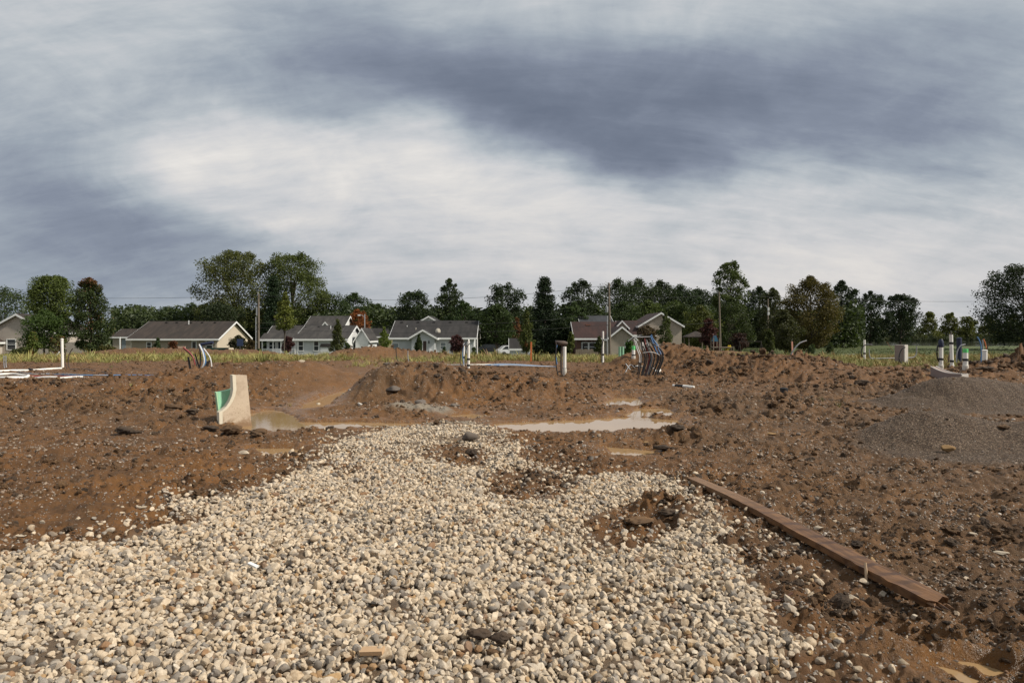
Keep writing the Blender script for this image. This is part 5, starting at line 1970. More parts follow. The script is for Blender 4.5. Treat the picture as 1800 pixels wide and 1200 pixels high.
def standpipe(label, px, base, top, Y=None, r=.055, bands=(), col=None, collar=True, cap=None, tilt=0.0, group='white plastic standpipes'):
    X, Y, z = ground_at(px, base, Y)
    zt = EYE - (top - HOR) * Y / F - z
    root = empty('standpipe', (X, Y, z), label, 'pipe', group)
    n = 16
    mb = MB()
    tx = tilt * zt
    # hollow pipe
    prof = [(r, -.1), (r, zt), (r * .86, zt), (r * .86, zt - .25)]
    vs = [(tx * (h / zt) + rr * math.cos(2 * PI * k / n), rr * math.sin(2 * PI * k / n), h) for rr, h in prof for k in range(n)]
    fs = [(i * n + k, i * n + (k + 1) % n, (i + 1) * n + (k + 1) % n, (i + 1) * n + k) for i in range(3) for k in range(n)]
    fs.append(tuple(3 * n + k for k in range(n)))
    mb.add(vs, fs)
    mb.build('pipe', PVC, root, smooth=True)
    for b in bands:
        h = EYE - (b - HOR) * Y / F - z
        MB().tube([(tx * h / zt, 0, h - .045), (tx * h / zt, 0, h + .045)], r * 1.14, n).build('rubber_band', RUB, root, smooth=True)
    if collar:
        MB().tube([(0, 0, -.05), (0, 0, .16), (0, 0, .17)], [r * 1.22, r * 1.22, r * 1.02], n).build('collar', PVCD, root, smooth=True)
    if col:
        m, h0 = col
        MB().tube([(tx, 0, zt - h0), (tx, 0, zt + .004)], r * 1.03, n).build('painted_top', m, root, smooth=True)
    if cap:
        m, hh, rr, nm = cap
        MB().tube([(tx, 0, zt - .03), (tx, 0, zt + .01), (tx, 0, zt + hh * .7), (tx, 0, zt + hh)], [rr * .9, rr, rr, rr * .5], n).build(nm, m, root, smooth=True)
    return root, (X, Y, z, zt)


def hose(name, label, pts, r, m, group=None, cat='hose', sides=8):
    P = curve_pts(pts, 7)
    o = Vector(P[0])
    ob = MB().tube([p - o for p in P], r, sides).build(name, m, loc=o, smooth=True)
    return tag(ob, label, cat, group)


def pxpts(lst, Y):
    return [at(a, b, Y + (c[0] if c else 0)) for a, b, *c in lst]


def laid(name, label, lst, r, m, group=None, cat='pipe', lift=0.0, kind=None):
    """something lying on the ground through photo pixels"""
    pts = []
    for a, b in lst:
        X, Y, z = ground_at(a, b)
        pts.append((X, Y, z + r * .8 + lift))
    return hose(name, label, pts, r, m, group, cat)


def prism_thing(mb_out, t, yaw, base, fn=None):
    c, s = math.cos(yaw), math.sin(yaw)
    return MB().prism(mb_out, 0, t, lambda a, b, d: (a * c - d * s, a * s + d * c, b))


def site():
    # --- leaning boards, left foreground
    X, Y, z = G(424, 745)[0], G(424, 745)[1], -.16
    yaw = math.radians(38)
    k = Y / F
    g = empty('tan_board', (X, Y, z), 'tan board with a concave curved edge standing in the orange puddle', 'board')
    # outline in board coordinates (metres along the board, height)
    base = EYE - (752 - HOR) * k
    q = 1 / math.cos(yaw) * .94

    def P(px, py):
        return ((px - 424) * k * q, EYE - (py - HOR) * k - z)
    out = [P(400, 752), P(440, 752), P(438.5, 742), P(432, 659.5), P(416.5, 658.5), P(417.5, 684), P(416, 694), P(412.5, 704), P(407.5, 713), P(402, 719), P(398, 722), P(398.5, 738)]
    prism_thing(out, .055, yaw, z).build('face_board', FOAMT, g)
    # edge lining following the curve
    cv = [P(416.5, 658.5), P(417.5, 684), P(416, 694), P(412.5, 704), P(407.5, 713), P(402, 719), P(398, 722), P(398.5, 752)]
    mb = MB()
    c, s = math.cos(yaw), math.sin(yaw)
    n = len(cv)
    vs = []
    for (a, b) in cv:
        for da, d in ((-.060, -.006), (-.003, -.006), (-.003, .15), (-.060, .15)):
            aa = a + da
            vs.append((aa * c - d * s, aa * s + d * c, b))
    fs = []
    for i in range(n - 1):
        for j in range(4):
            fs.append((i * 4 + j, i * 4 + (j + 1) % 4, (i + 1) * 4 + (j + 1) % 4, (i + 1) * 4 + j))
    fs += [(0, 1, 2, 3), (4 * n - 1, 4 * n - 2, 4 * n - 3, 4 * n - 4)]
    mb.add(vs, fs)
    mb.build('curved_edge', FOAMC, g)
    gx, gyy = X - .24, Y + .05
    gr = empty('green_board', (gx, gyy, z), 'mint green foam board leaning behind the tan curved board', 'foam board')
    P2 = lambda px, py: ((px - 404) * k * q, EYE - (py - HOR) * k - z)
    prism_thing([P2(394, 752), P2(432, 750), P2(432, 680), P2(388, 688.5)], .10, yaw, z).build('sheet', FOAMG, gr)
    MB().prism([P2(392.6, 752), P2(393.8, 752), P2(387.8, 688.3), P2(386.2, 688.6)], -.004, .104, lambda a, b, d: (a * c - d * s, a * s + d * c, b)).build('cut_edge', mat('light_green_edge', (.42, .66, .42), .8, .06, 6, .2, dirt=.15), gr)

    # --- far left pipes
    standpipe('tall white standpipe at far left, first one in the picture', 110, 647, 597, r=.058, collar=False, tilt=-.02, cap=(PVC, .0601, .066, 'socket'))
    wg = 'white drain pipes lying at far left'
    laid('drain_pipe', 'white pipe running right to the foot of the leftmost standpipe', [(56, 651.5), (80, 650), (108, 648)], .04, PVC, wg)
    laid('drain_pipe', 'white pipe length left of the black joint, leading out of the picture', [(-12, 655.5), (20, 653.6), (53, 651.8)], .04, PVC, wg)
    laid('drain_pipe', 'nearest white pipe at far left, bent back in a tight U', [(-20, 661), (20, 660), (44, 661), (50, 663), (44, 665), (20, 666), (-20, 666)], .048, PVC, wg)
    laid('drain_pipe', 'short white pipe pieces in line right of the U bend', [(62, 665.5), (78, 665.3), (100, 665)], .04, PVC, wg)
    laid('drain_pipe', 'thin pinkish white pipe ending beside the red tube', [(104, 665.2), (126, 664.8), (146, 664.8)], .035, PVC, wg)
    laid('pipe_joint', 'black rubber joint between the two white pipes at far left', [(51, 652.2), (56, 651.6)], .062, RUB, None, 'pipe joint')
    laid('tube', 'long grey tube snaking right from the far left pipes', [(30, 655), (60, 658), (110, 657), (140, 660.5), (200, 661)], .022, CGREY, None, 'tube')
    laid('tube', 'long pale blue tube lying across the left of the lot', [(46, 657), (110, 659.5), (150, 661.5), (240, 660), (320, 663)], .022, CBLUE, None, 'tube')
    laid('tube', 'dark red tube lying between the white pipes at left', [(50, 662), (76, 662.5), (110, 663.2), (142, 663.2)], .022, CRED, None, 'tube')
    laid('tube', 'dark red tube end near the bent conduit bundle at left', [(255, 661), (285, 663), (312, 662)], .018, CRED, None, 'tube')
    laid('tube', 'black tube looping over the clay at left', [(122, 651), (150, 650), (176, 654), (196, 657)], .018, CBLK, None, 'tube')
    for i, (px, lb) in enumerate(((7, 'left of two grey conduits rising at the left edge'), (10.5, 'right of two grey conduits rising at the left edge'))):
        Y = 31.0
        hose('conduit', lb, [at(px + 14, 650.5, Y), at(px + 6, 650.3, Y), at(px + 1.5, 647, Y), at(px, 640, Y), at(px - .3, 625, Y)], .022, CGREY, 'grey conduits at the left edge', 'conduit')
    Y = 30.2
    hose('hose', 'dark bowed hose right of the leftmost standpipe', [at(128, 651, Y), at(122, 646, Y), at(120, 636, Y), at(122, 622, Y), at(128, 612, Y)], .022, CBRN, 'dark hoses by the leftmost standpipe')
    hose('hose', 'straighter dark hose close to the leftmost standpipe', [at(118, 648, Y), at(115, 640, Y), at(114, 628, Y), at(117, 614, Y)], .022, CBRN, 'dark hoses by the leftmost standpipe')
    # white plank by the left bush, white scraps
    a = at(101, 624, 45)
    o = MB().tube([(-.18, 0, -.35), (.12, 0, .08)], .045, 4).build('scrap_board', TRIM, loc=(a[0], a[1], H(a[0], a[1]) + .34))
    tag(o, 'short white board propped up left of the leftmost standpipe', 'board')

    # --- bent conduit bundle, left
    Y = 25.5
    zb_ = H(px2x(345, Y), Y)
    B = at(338, 660, Y)
    spec = [((322, 610), (338, 625), (343, 645), (340, 661), CRED, 'red topped conduit curving left in the left bundle', .026),
            ((323, 612), (341, 630), (346, 648), (338, 662), CBLK, 'black conduit curving left in the left bundle', .026),
            ((331, 627), (333, 640), (335, 652), (335, 662), CBLK, 'thick black upright sleeve at the front of the left bundle', .040),
            ((350, 605), (357, 622), (358, 640), (344, 662), CWHT, 'white topped conduit at the middle of the left bundle', .028),
            ((352, 607), (360, 625), (360, 642), (346, 663), CBLUE, 'blue conduit at the middle of the left bundle', .026),
            ((358, 612), (369, 628), (372, 645), (372, 656), CWHT, 'white conduit arching right in the left bundle', .024),
            ((349, 604), (352, 620), (352, 640), (345, 658), CBLK, 'upright black conduit behind the white ones in the left bundle', .030),
            ((343, 622), (347, 636), (350, 648), (343, 660), CBLK, 'short black conduit inside the left bundle', .028)]
    for i, (a, b, c_, d, m, lb, r) in enumerate(spec):
        YY = Y + .07 * i
        e = at(*d, YY)
        pts = [at(*a, YY), at(*b, YY), at(*c_, YY), (e[0], e[1], H(e[0], e[1]) - .05)]
        hose('conduit', lb, pts, r, m, 'bent conduits rising in the left bundle', 'conduit')
        if m in (CWHT, CRED):
            pass
    for i in range(3):
        hose('conduit', ['lowest', 'middle', 'topmost'][i] + ' of three black conduits sweeping up in the left bundle', [at(322 - 4 * i, 664, Y), at(342 + i, 661.5 - i, Y + .05 * i), at(357 + 2 * i, 650 - i, Y + .07 * i), at(365 + 2 * i, 635 - i, Y + .08 * i)], .026, CBLK, 'black sweeping conduits of the left bundle', 'conduit')
    Y = 26
    pz = at(366, 604, Y)
    o = MB().tube([(-.28, 0, -.03), (.18, .02, .05)], .06, 10).build('wrapped_bundle', NAVY, loc=pz)
    tag(o, 'navy wrapping slung over the tops of the left conduit bundle', 'wrapping')
    # white sheet
    X, Y, z = ground_at(315, 664.5)
    mb = MB()
    n = 9
    vs, fs = [], []
    rg = np.random.default_rng(8)
    for j in range(5):
        for i in range(n):
            vs.append((-.55 + 1.0 * i / (n - 1), -.35 + .7 * j / 4, .03 + .05 * rg.uniform()))
    for j in range(4):
        for i in range(n - 1):
            p = j * n + i
            fs.append((p, p + 1, p + n + 1, p + n))
    o = mb.add(vs, fs).build('plastic_sheet', TRIM, loc=(X, Y, z), smooth=False)
    o.modifiers.new('thickness', 'SOLIDIFY').thickness = .01
    tag(o, 'crumpled white plastic sheet at the foot of the left conduit bundle', 'plastic sheet')
    laid('drain_pipe', 'white pipe stub pointing at the crumpled white sheet', [(278, 663.5), (296, 664)], .045, PVC, None)

    # --- thin hose, elbow conduit (centre left)
    Y = 34
    hose('hose', 'thin black and white hose standing alone left of the conduit elbow', [at(696, 611, Y), at(696.5, 620, Y), at(698.5, 632, Y), at(704, 640, Y)], .020, CBLK)
    hose('conduit', 'pale grey conduit with an elbow lying toward the centre standpipe', [at(717, 616, Y), at(717, 626, Y), at(718, 633, Y), at(721, 636, Y), at(735, 636.6, Y), at(765, 636.8, Y)], .024, CGREY, None, 'conduit')
    laid('drain_pipe', 'thin pale pipe lying along the top of the centre mound', [(716, 641.5), (770, 642), (828, 643), (880, 641)], .028, PVCD, None)
    # centre standpipe
    standpipe('white standpipe with dark hoses before the purple-leaved shrub', 823.5, 644, 600, Y=31, r=.062, bands=(631, 642), collar=False, cap=(PVC, .10, .045, 'tip'))
    standpipe('second white standpipe just behind the one with dark hoses', 815.5, 640, 603, Y=33, r=.04, bands=(628,), collar=False)
    Y = 30.6
    hg = 'dark hoses around the centre standpipe'
    hose('hose', 'dark hose arching over the top of the centre standpipe', [at(812, 645, Y), at(809, 636, Y), at(811, 618, Y), at(817, 605, Y), at(823, 597, Y)], .020, CBRN, hg)
    hose('hose', 'dark hose crossing the front of the centre standpipe', [at(817, 642, Y), at(817, 626, Y), at(821, 610, Y), at(826, 603, Y)], .018, CBLK, hg)
    hose('hose', 'light blue hose left of the centre standpipe', [at(815, 640, Y), at(813, 622, Y), at(816, 606, Y), at(821, 600, Y)], .018, CBLUE, hg)
    # blue flat lines
    bg_ = 'blue tubes lying flat behind the centre mound'
    ordw7 = ['first', 'second', 'third', 'fourth', 'fifth', 'sixth', 'seventh']
    for i in range(7):
        b = .45 * i
        m = CBLUE if i % 3 else CWHT
        hose('tube', f'pale tube, {ordw7[i]} from the back of the flat tubes' if m is CWHT else f'blue tube, {ordw7[i]} from the back of the flat tubes behind the mound',
             [at(848 + 5 * i, 641.6 + b * .3, 32 - .1 * i), at(880 + 3 * i, 639.3 + b, 32 - .1 * i), at(920 + 2 * i, 640.8 + b, 31.6 - .1 * i), at(950 + 4 * i, 643 + b * .5, 31.2 - .1 * i), at(966 + 2 * i, 643.6 + .3 * b, 31 - .1 * i)], .020, m, bg_, 'tube')
    # orange stake
    X, Y, z = ground_at(933.5, 640, 38)
    zt = EYE - (601 - HOR) * Y / F - z
    o = MB().prism([(-.045, -.1), (.045, -.1), (.045, zt), (-.045, zt)], -.02, .02, lambda a, b, d: (a + .01 * b, d, b)).build('survey_stake', ORNG, loc=(X, Y, z), bevel=.004)
    tag(o, 'orange wooden survey stake standing in the weeds by the shed', 'stake')
    # --- pipe with the wrapped hose (990)
    standpipe('white standpipe beside the hose post topped with dark wrapping', 992.5, 664, 609, r=.060, bands=(649,), col=None, collar=True)
    Y = 24.4
    hg = 'hoses wrapped beside the standpipe'
    hose('hose', 'thick brown hose standing against the standpipe', [at(987.5, 662, Y + .2), at(986.5, 640, Y + .2), at(987, 620, Y + .2), at(989, 605, Y + .2)], .035, CBRN, hg)
    hose('hose', 'thin pale blue hose left of the thick brown hose', [at(981, 660, Y), at(978, 645, Y), at(977, 625, Y), at(978, 608, Y), at(976, 598, Y)], .022, CBLK, hg)
    hose('hose', 'pale blue hose rising beside the wrapping', [at(979, 640, Y), at(977, 622, Y), at(979, 606, Y)], .018, CBLUE, hg)
    pz = at(988, 603.5, Y + .1)
    mb = MB().tube([(-.24, 0, .06), (-.1, -.02, .02), (.08, 0, .0), (.19, 0, -.02)], [.05, .09, .10, .07], 10)
    o = mb.build('wrapped_bundle', CBRN, loc=pz, smooth=True)
    tag(o, 'dark taped wrapping bridging the standpipe and hoses', 'wrapping')
    # leaning pipe 1060
    standpipe('tall thin white standpipe before the transformer pole', 1060, 637, 582, Y=35, r=.048, bands=(623,), collar=True, tilt=.0)
    Y = 34.8
    hose('hose', 'black sleeve hugging the tall thin standpipe', [at(1057.2, 636, Y), at(1057, 625, Y), at(1057.4, 612, Y), at(1061, 596, Y)], .025, CBLK)
    # silt tubes
    sg = 'pale green plastic tubes'
    for i, (px, lb) in enumerate(((1089.5, 'left of two pale green plastic tubes'), (1094.5, 'right of two pale green plastic tubes, the lighter one'))):
        X, Y, z = ground_at(px, 633, 37)
        zt = EYE - (609 - HOR) * Y / F - z
        o = MB().tube([(0, 0, -.05), (0, 0, zt)], .075, 14).build('plastic_tube', GRNT, loc=(X, Y, z), smooth=True)
        tag(o, lb, 'tube', sg)
    # green topped
    standpipe('green topped white standpipe left of the big conduit bundle', 1113.5, 641, 608, Y=30.5, r=.075, bands=(624.5, 636), col=(GRNP, .17))
    # --- big bundle
    Y = 25.0
    rg = np.random.default_rng(17)
    cols = [(CBLUE, 'blue'), (CBLK, 'black'), (CBLK, 'black'), (CRED, 'red'), (CGREY, 'grey'), (CBLK, 'black'), (CBLUE, 'blue'), (CBLK, 'black'), (CBLK, 'black'), (CWHT, 'white')]
    tops = [(1114, 595, 'w'), (1117, 598, 'w'), (1127, 597, 'b'), (1131, 598, 'k'), (1133, 595, 'r'), (1136, 597, 'g'), (1138, 601, 'k'), (1141, 596, 'k'), (1143, 590, 'u'), (1145, 588, 'u'), (1146, 592, 'u'), (1149, 597, 'u'), (1147, 604, 'k'), (1135, 606, 'k'), (1130, 608, 'k'), (1140, 608, 'k')]
    cm = {'w': (CWHT, 'white conduit arching at the left of the big bundle'), 'b': (CBLK, 'black conduit'), 'r': (CRED, 'dark red conduit bending inside the big bundle'), 'g': (CGREY, 'grey conduit bending inside the big bundle'), 'k': (CBLK, 'black conduit bowed among others in the big bundle'), 'u': (CBLUE, 'blue topped conduit bowing at the right of the big bundle')}
    cm['b'] = cm['k']
    n = len(tops)
    ordw = ['first', 'second', 'third', 'fourth', 'fifth', 'sixth', 'seventh', 'eighth']
    seen = {}
    for i, (px, py, c_) in enumerate(sorted(tops)):
        m, lb = cm[c_]
        cc = 'k' if c_ == 'b' else c_
        seen[cc] = seen.get(cc, 0) + 1
        lb = f'{ordw[seen[cc] - 1]} from the left, ' + lb
        YY = Y + rg.uniform(-.35, .35)
        bx = 1122 + (i / n) * 33 + rg.uniform(-2.5, 2.5)
        by = 650 + rg.uniform(-2, 2)
        mx = max(px, bx) + 6 + 8 * (i / n) - (2 if px < 1125 else 0)
        e = at(bx, by, YY)
        A, M1, M2 = at(px, py, YY), at(mx - 5, 613, YY), at(mx, 630, YY)
        E = (e[0], e[1], H(e[0], e[1]) - .06)
        r = .019 if c_ in 'uwr' else .026
        if c_ in 'uw':
            # coloured tube in a black sleeve: one conduit with two parts
            P = curve_pts([A, M1, M2, E], 8)
            o0 = Vector(E)
            root = empty('conduit', o0, lb, 'conduit', 'bent conduits of the big bundle')
            cut = 13 if c_ == 'u' else 18
            MB().tube([p - o0 for p in P[:cut + 1]], r, 8).build('tube', m, root, smooth=True)
            MB().tube([p - o0 for p in P[cut:]], r * 1.35, 8).build('sleeve', CBLK, root, smooth=True)
        else:
            hose('conduit', lb, [A, M1, M2, E], r, m, 'bent conduits of the big bundle', 'conduit')
    hose('conduit', 'grey bar lying level across the top of the big bundle', [at(1112, 592.6, Y - .1), at(1128, 592.4, Y - .1), at(1144, 592, Y - .1)], .022, CGREY, None, 'conduit')
    hose('conduit', 'grey conduit leaning in to the top of the big bundle', [at(1104, 600, Y), at(1110, 595, Y), at(1114, 593, Y)], .022, CGREY, None, 'conduit')
    hose('strap', 'pale strap tied round the big conduit bundle', [at(1130, 620, Y - .5), at(1145, 618.5, Y - .55), at(1158, 623, Y - .4), at(1160, 627, Y)], .010, CWHT, None, 'strap')
    # white block hanging, concrete foot, white bits
    X, Y, z = ground_at(1126, 650)
    o = MB().box(-.11, .13, -.1, .1, -.05, .14).build('concrete_foot', CONC, loc=(X, Y, z), bevel=.015)
    tag(o, 'small concrete block at the foot of the big bundle', 'block')
    pz = at(1131, 608, 25.3)
    o = MB().box(-.10, .10, -.08, .08, -.16, .14).build('valve_box', PVC, loc=pz, bevel=.02)
    tag(o, 'small white box hung inside the big bundle', 'box')
    laid('drain_pipe', 'short stout white pipe lying right of the big bundle foot', [(1149, 651.5), (1155, 654), (1160, 656.5)], .055, PVC, None)
    wc = 'white tubes curling at the foot of the green topped standpipe'
    laid('tube', 'white tube curling from the green topped standpipe foot', [(1113, 641), (1117, 644.5), (1124, 648)], .025, CWHT, wc, 'tube')
    laid('tube', 'flat pale tube left of the big bundle', [(1097, 644), (1108, 643.6), (1118, 648)], .02, CGREY, wc, 'tube')
    laid('tube', 'second flat pale tube nearer the big bundle', [(1100, 646.5), (1112, 645.5), (1122, 650)], .02, CWHT, wc, 'tube')
    laid('scrap_sheet', 'small white scrap lying on the clay left of the pale green tubes', [(1077, 638), (1086, 638.2)], .05, TRIM, None, 'scrap')
    # white pipe with dark end, mid right
    X, Y, z = ground_at(1203, 682)
    r_ = empty('pipe_offcut', (X, Y, z + .05), 'white pipe offcut with a black end lying right of the puddle', 'pipe')
    MB().tube([(-.02, .05, 0), (.22, -.22, -.01)], .045, 10).build('pipe', PVC, r_, smooth=True)
    MB().tube([(-.20, .24, .0), (-.03, .06, 0)], .05, 10).build('black_end', RUB, r_, smooth=True)
    MB().tube([(-.26, .31, .0), (-.205, .245, 0)], .04, 10).build('white_end', PVC, r_, smooth=True)
    # upright capped stub
    X, Y, z = ground_at(1378, 697)
    r_ = empty('pipe_stub', (X, Y, z), 'short muddy pipe stub with a black rubber cap', 'pipe')
    MB().tube([(0, 0, -.1), (0, 0, .12)], .085, 16).build('pipe', PVCD, r_, smooth=True)
    MB().tube([(0, 0, .10), (0, 0, .225), (0, 0, .23)], [.095, .095, .07], 16).build('cap', RUB, r_, smooth=True)

    # --- right hand side
    X, Y, z = ground_at(1393.5, 626, 36)
    zt = EYE - (600 - HOR) * Y / F - z
    o = MB().prism([(-.035, -.1), (.035, -.1), (.035, zt), (-.035, zt)], -.02, .02, lambda a, b, d: (a - .03 * b, d, b)).build('survey_stake', PINK, loc=(X, Y, z))
    tag(o, 'pink topped survey stake left of the curved conduit', 'stake')
    Y = 29
    root_l = [at(1388, 631, Y), at(1391, 622, Y), at(1397, 612, Y), at(1406, 603, Y), at(1418, 598.5, Y)]
    hose('conduit', 'single grey conduit bending out of the right hand dirt bank', root_l, .030, CGREY, None, 'conduit')
    laid('drain_pipe', 'long thin white pipe lying bowed before the right hand weeds', [(1454, 650), (1480, 648.3), (1510, 647.8), (1541, 650.5)], .022, PVC, None)
    laid('scrap_sheet', 'small white scrap lying under the bowed white pipe', [(1484, 651.2), (1497, 650.8)], .05, TRIM, None, 'scrap')
    # R1
    standpipe('white standpipe with a black hose loop, right of the weeds', 1519.5, 629, 597, Y=39, r=.058, bands=(621,), collar=False)
    Y = 38.6
    hose('hose', 'black hose looped round the standpipe right of the weeds', [at(1534, 606, Y), at(1526, 605.5, Y), at(1518, 608, Y), at(1514, 617, Y), at(1515, 625, Y), at(1519, 628, Y)], .030, CBLK)
    hose('conduit', 'long grey conduit lying level with both ends turned up', [at(1528, 613, 36), at(1528, 622, 36), at(1529.5, 628, 36), at(1534, 630, 36), at(1560, 629.5, 36), at(1600, 628.5, 36), at(1608, 626, 36), at(1611, 620, 36), at(1611, 608.5, 36)], .028, CGREY, None, 'conduit')
    laid('drain_pipe', 'flat white pipe at the lawn edge left of the black hose loop', [(1481, 620.6), (1504, 620.4)], .03, PVC, None)
    # mauve block
    X, Y, z = ground_at(1582, 632, 35)
    yaw = math.radians(-60)
    s_ = Y / F
    b = empty('mauve_block', (X, Y, z), 'upright mauve foam block behind a black hose at right', 'block')
    zt = EYE - (606.5 - HOR) * Y / F - z
    c, s = math.cos(yaw), math.sin(yaw)
    f2 = lambda a, bb, d: (a * c - d * s, a * s + d * c, bb)
    MB().prism([(-.28, -.05), (.20, -.05), (.20, zt), (-.28, zt)], 0, .28, f2).build('body', FOAMM, b)
    MB().prism([(.203, -.05), (.25, -.05), (.25, zt), (.203, zt)], -.004, .284, f2).build('pale_side', FOAMP, b)
    MB().prism([(-.28, zt + .002), (.25, zt + .002), (.25, zt + .022), (-.28, zt + .022)], -.004, .284, f2).build('pale_top', FOAMP, b)
    Y = 33
    hose('hose', 'black hose bowed in front of the mauve block', [at(1591, 610, Y), at(1585, 614, Y), at(1581, 624, Y), at(1581, 633, Y), at(1585, 638, Y)], .030, CBLK)
    hose('stick', 'thin rusty stick leaning left of the mauve block', [at(1559, 601, 36), at(1565, 610, 36), at(1570, 617, 36)], .012, mat('rust', (.20, .09, .04), .8), None, 'stick')
    # curved foam block
    X, Y, z = ground_at(1662, 670, 21.5)
    b = empty('curved_block', (X, Y, z), 'low mauve foam block with a concave curved top behind the fine gravel', 'block')
    k = Y / F
    yaw = math.radians(-66)
    c, s = math.cos(yaw), math.sin(yaw)
    f3 = lambda a, bb, d: (a * c - d * s, a * s + d * c, bb)
    W_ = .49
    zl, zr_ = EYE - (645.5 - HOR) * k - z, EYE - (656 - HOR) * k - z
    prof = [(-W_, -.15), (W_, -.15)] + [(W_ - 2 * W_ * t, zr_ + (zl - zr_) * (t ** 2.4) - .02 * math.sin(PI * t)) for t in np.linspace(0, 1, 11)]
    MB().prism(prof, 0, .30, f3).build('body', FOAMM, b)
    tp = prof[2:]
    mb = MB()
    for d0, d1 in ((-.006, .028), (.27, .306)):
        mb.prism([(a, bb + .001) for a, bb in tp] + [(a, bb + .02) for a, bb in tp[::-1]], d0, d1, f3)
    mb.build('pale_rim', FOAMP, b)
    MB().prism([(W_ + .002, -.15), (W_ + .03, -.15), (W_ + .03, zr_), (W_ + .002, zr_)], -.004, .304, f3).build('pale_side', FOAMP, b)
    # R2 cluster
    Y = 29
    standpipe('white standpipe with a navy wrapped top, leftmost of the right cluster', 1654, 637, 609, Y=29, r=.085, bands=(631,), cap=(NAVY, .32, .10, 'navy_wrap'))
    standpipe('tall taped white standpipe, second of the right cluster', 1673.5, 638, 588, Y=28.5, r=.070, bands=(603, 634.5), cap=(CBRN, .10, .035, 'tip'), tilt=-.03)
    standpipe('lime-green topped standpipe, third of the right cluster', 1697, 641, 613, Y=27, r=.095, bands=(632,), col=(GRNP, .15))
    standpipe('short plain standpipe with a socket rim at the right of the cluster', 1731, 639, 617, Y=28, r=.095, cap=(PVC, .0601, .105, 'socket'), collar=False)
    pz = at(1686, 601, 33)
    zg = H(pz[0], 33)
    o = MB().tube([(0, 0, 0), (0, 0, pz[2] - zg + .2), (0, 0, pz[2] - zg + .22)], [.11, .11, .05], 12).build('wrapped_post', NAVY, loc=(pz[0], 33, zg), smooth=True)
    tag(o, 'navy wrapped post standing behind the right cluster of standpipes', 'post')
    hg = 'hoses among the right cluster of standpipes'
    hose('hose', 'black hose bowed left of the navy topped standpipe', [at(1660, 608, Y), at(1650, 606, Y), at(1647, 616, Y), at(1648, 630, Y), at(1653, 638, Y)], .030, CBLK, hg)
    hose('hose', 'brown hose curving between the first two standpipes', [at(1677, 612, Y), at(1671, 616, Y), at(1668, 628, Y), at(1667, 637, Y)], .028, CBRN, hg)
    hose('hose', 'grey hose arching left of the lime-green standpipe', [at(1697, 605, Y), at(1688, 608, Y), at(1682, 620, Y), at(1681, 637, Y)], .024, CGREY, hg)
    hose('hose', 'pale blue hose standing left of the short plain standpipe', [at(1718, 592, Y), at(1723, 602, Y), at(1725, 618, Y), at(1724, 637, Y)], .024, CBLUE, hg)
    hose('hose', 'grey hose beside the pale blue hose', [at(1727, 597, Y), at(1727.5, 610, Y), at(1727, 637, Y)], .026, CGREY, hg)
    hose('hose', 'rusty hose hooked above the short plain standpipe', [at(1729, 596, Y + .2), at(1732, 604, Y + .2), at(1734, 614, Y + .2)], .022, ORNG, hg)
    hose('hose', 'brown hose bent over the rim of the short plain standpipe', [at(1738, 604, Y), at(1736, 610, Y), at(1734, 618, Y)], .022, CBRN, hg)
    laid('tube', 'flat grey tube lying in front of the right cluster', [(1675, 643), (1700, 642.5), (1718, 643)], .03, CGREY, None, 'tube')

    # --- the plank
    plank()
    rocks()


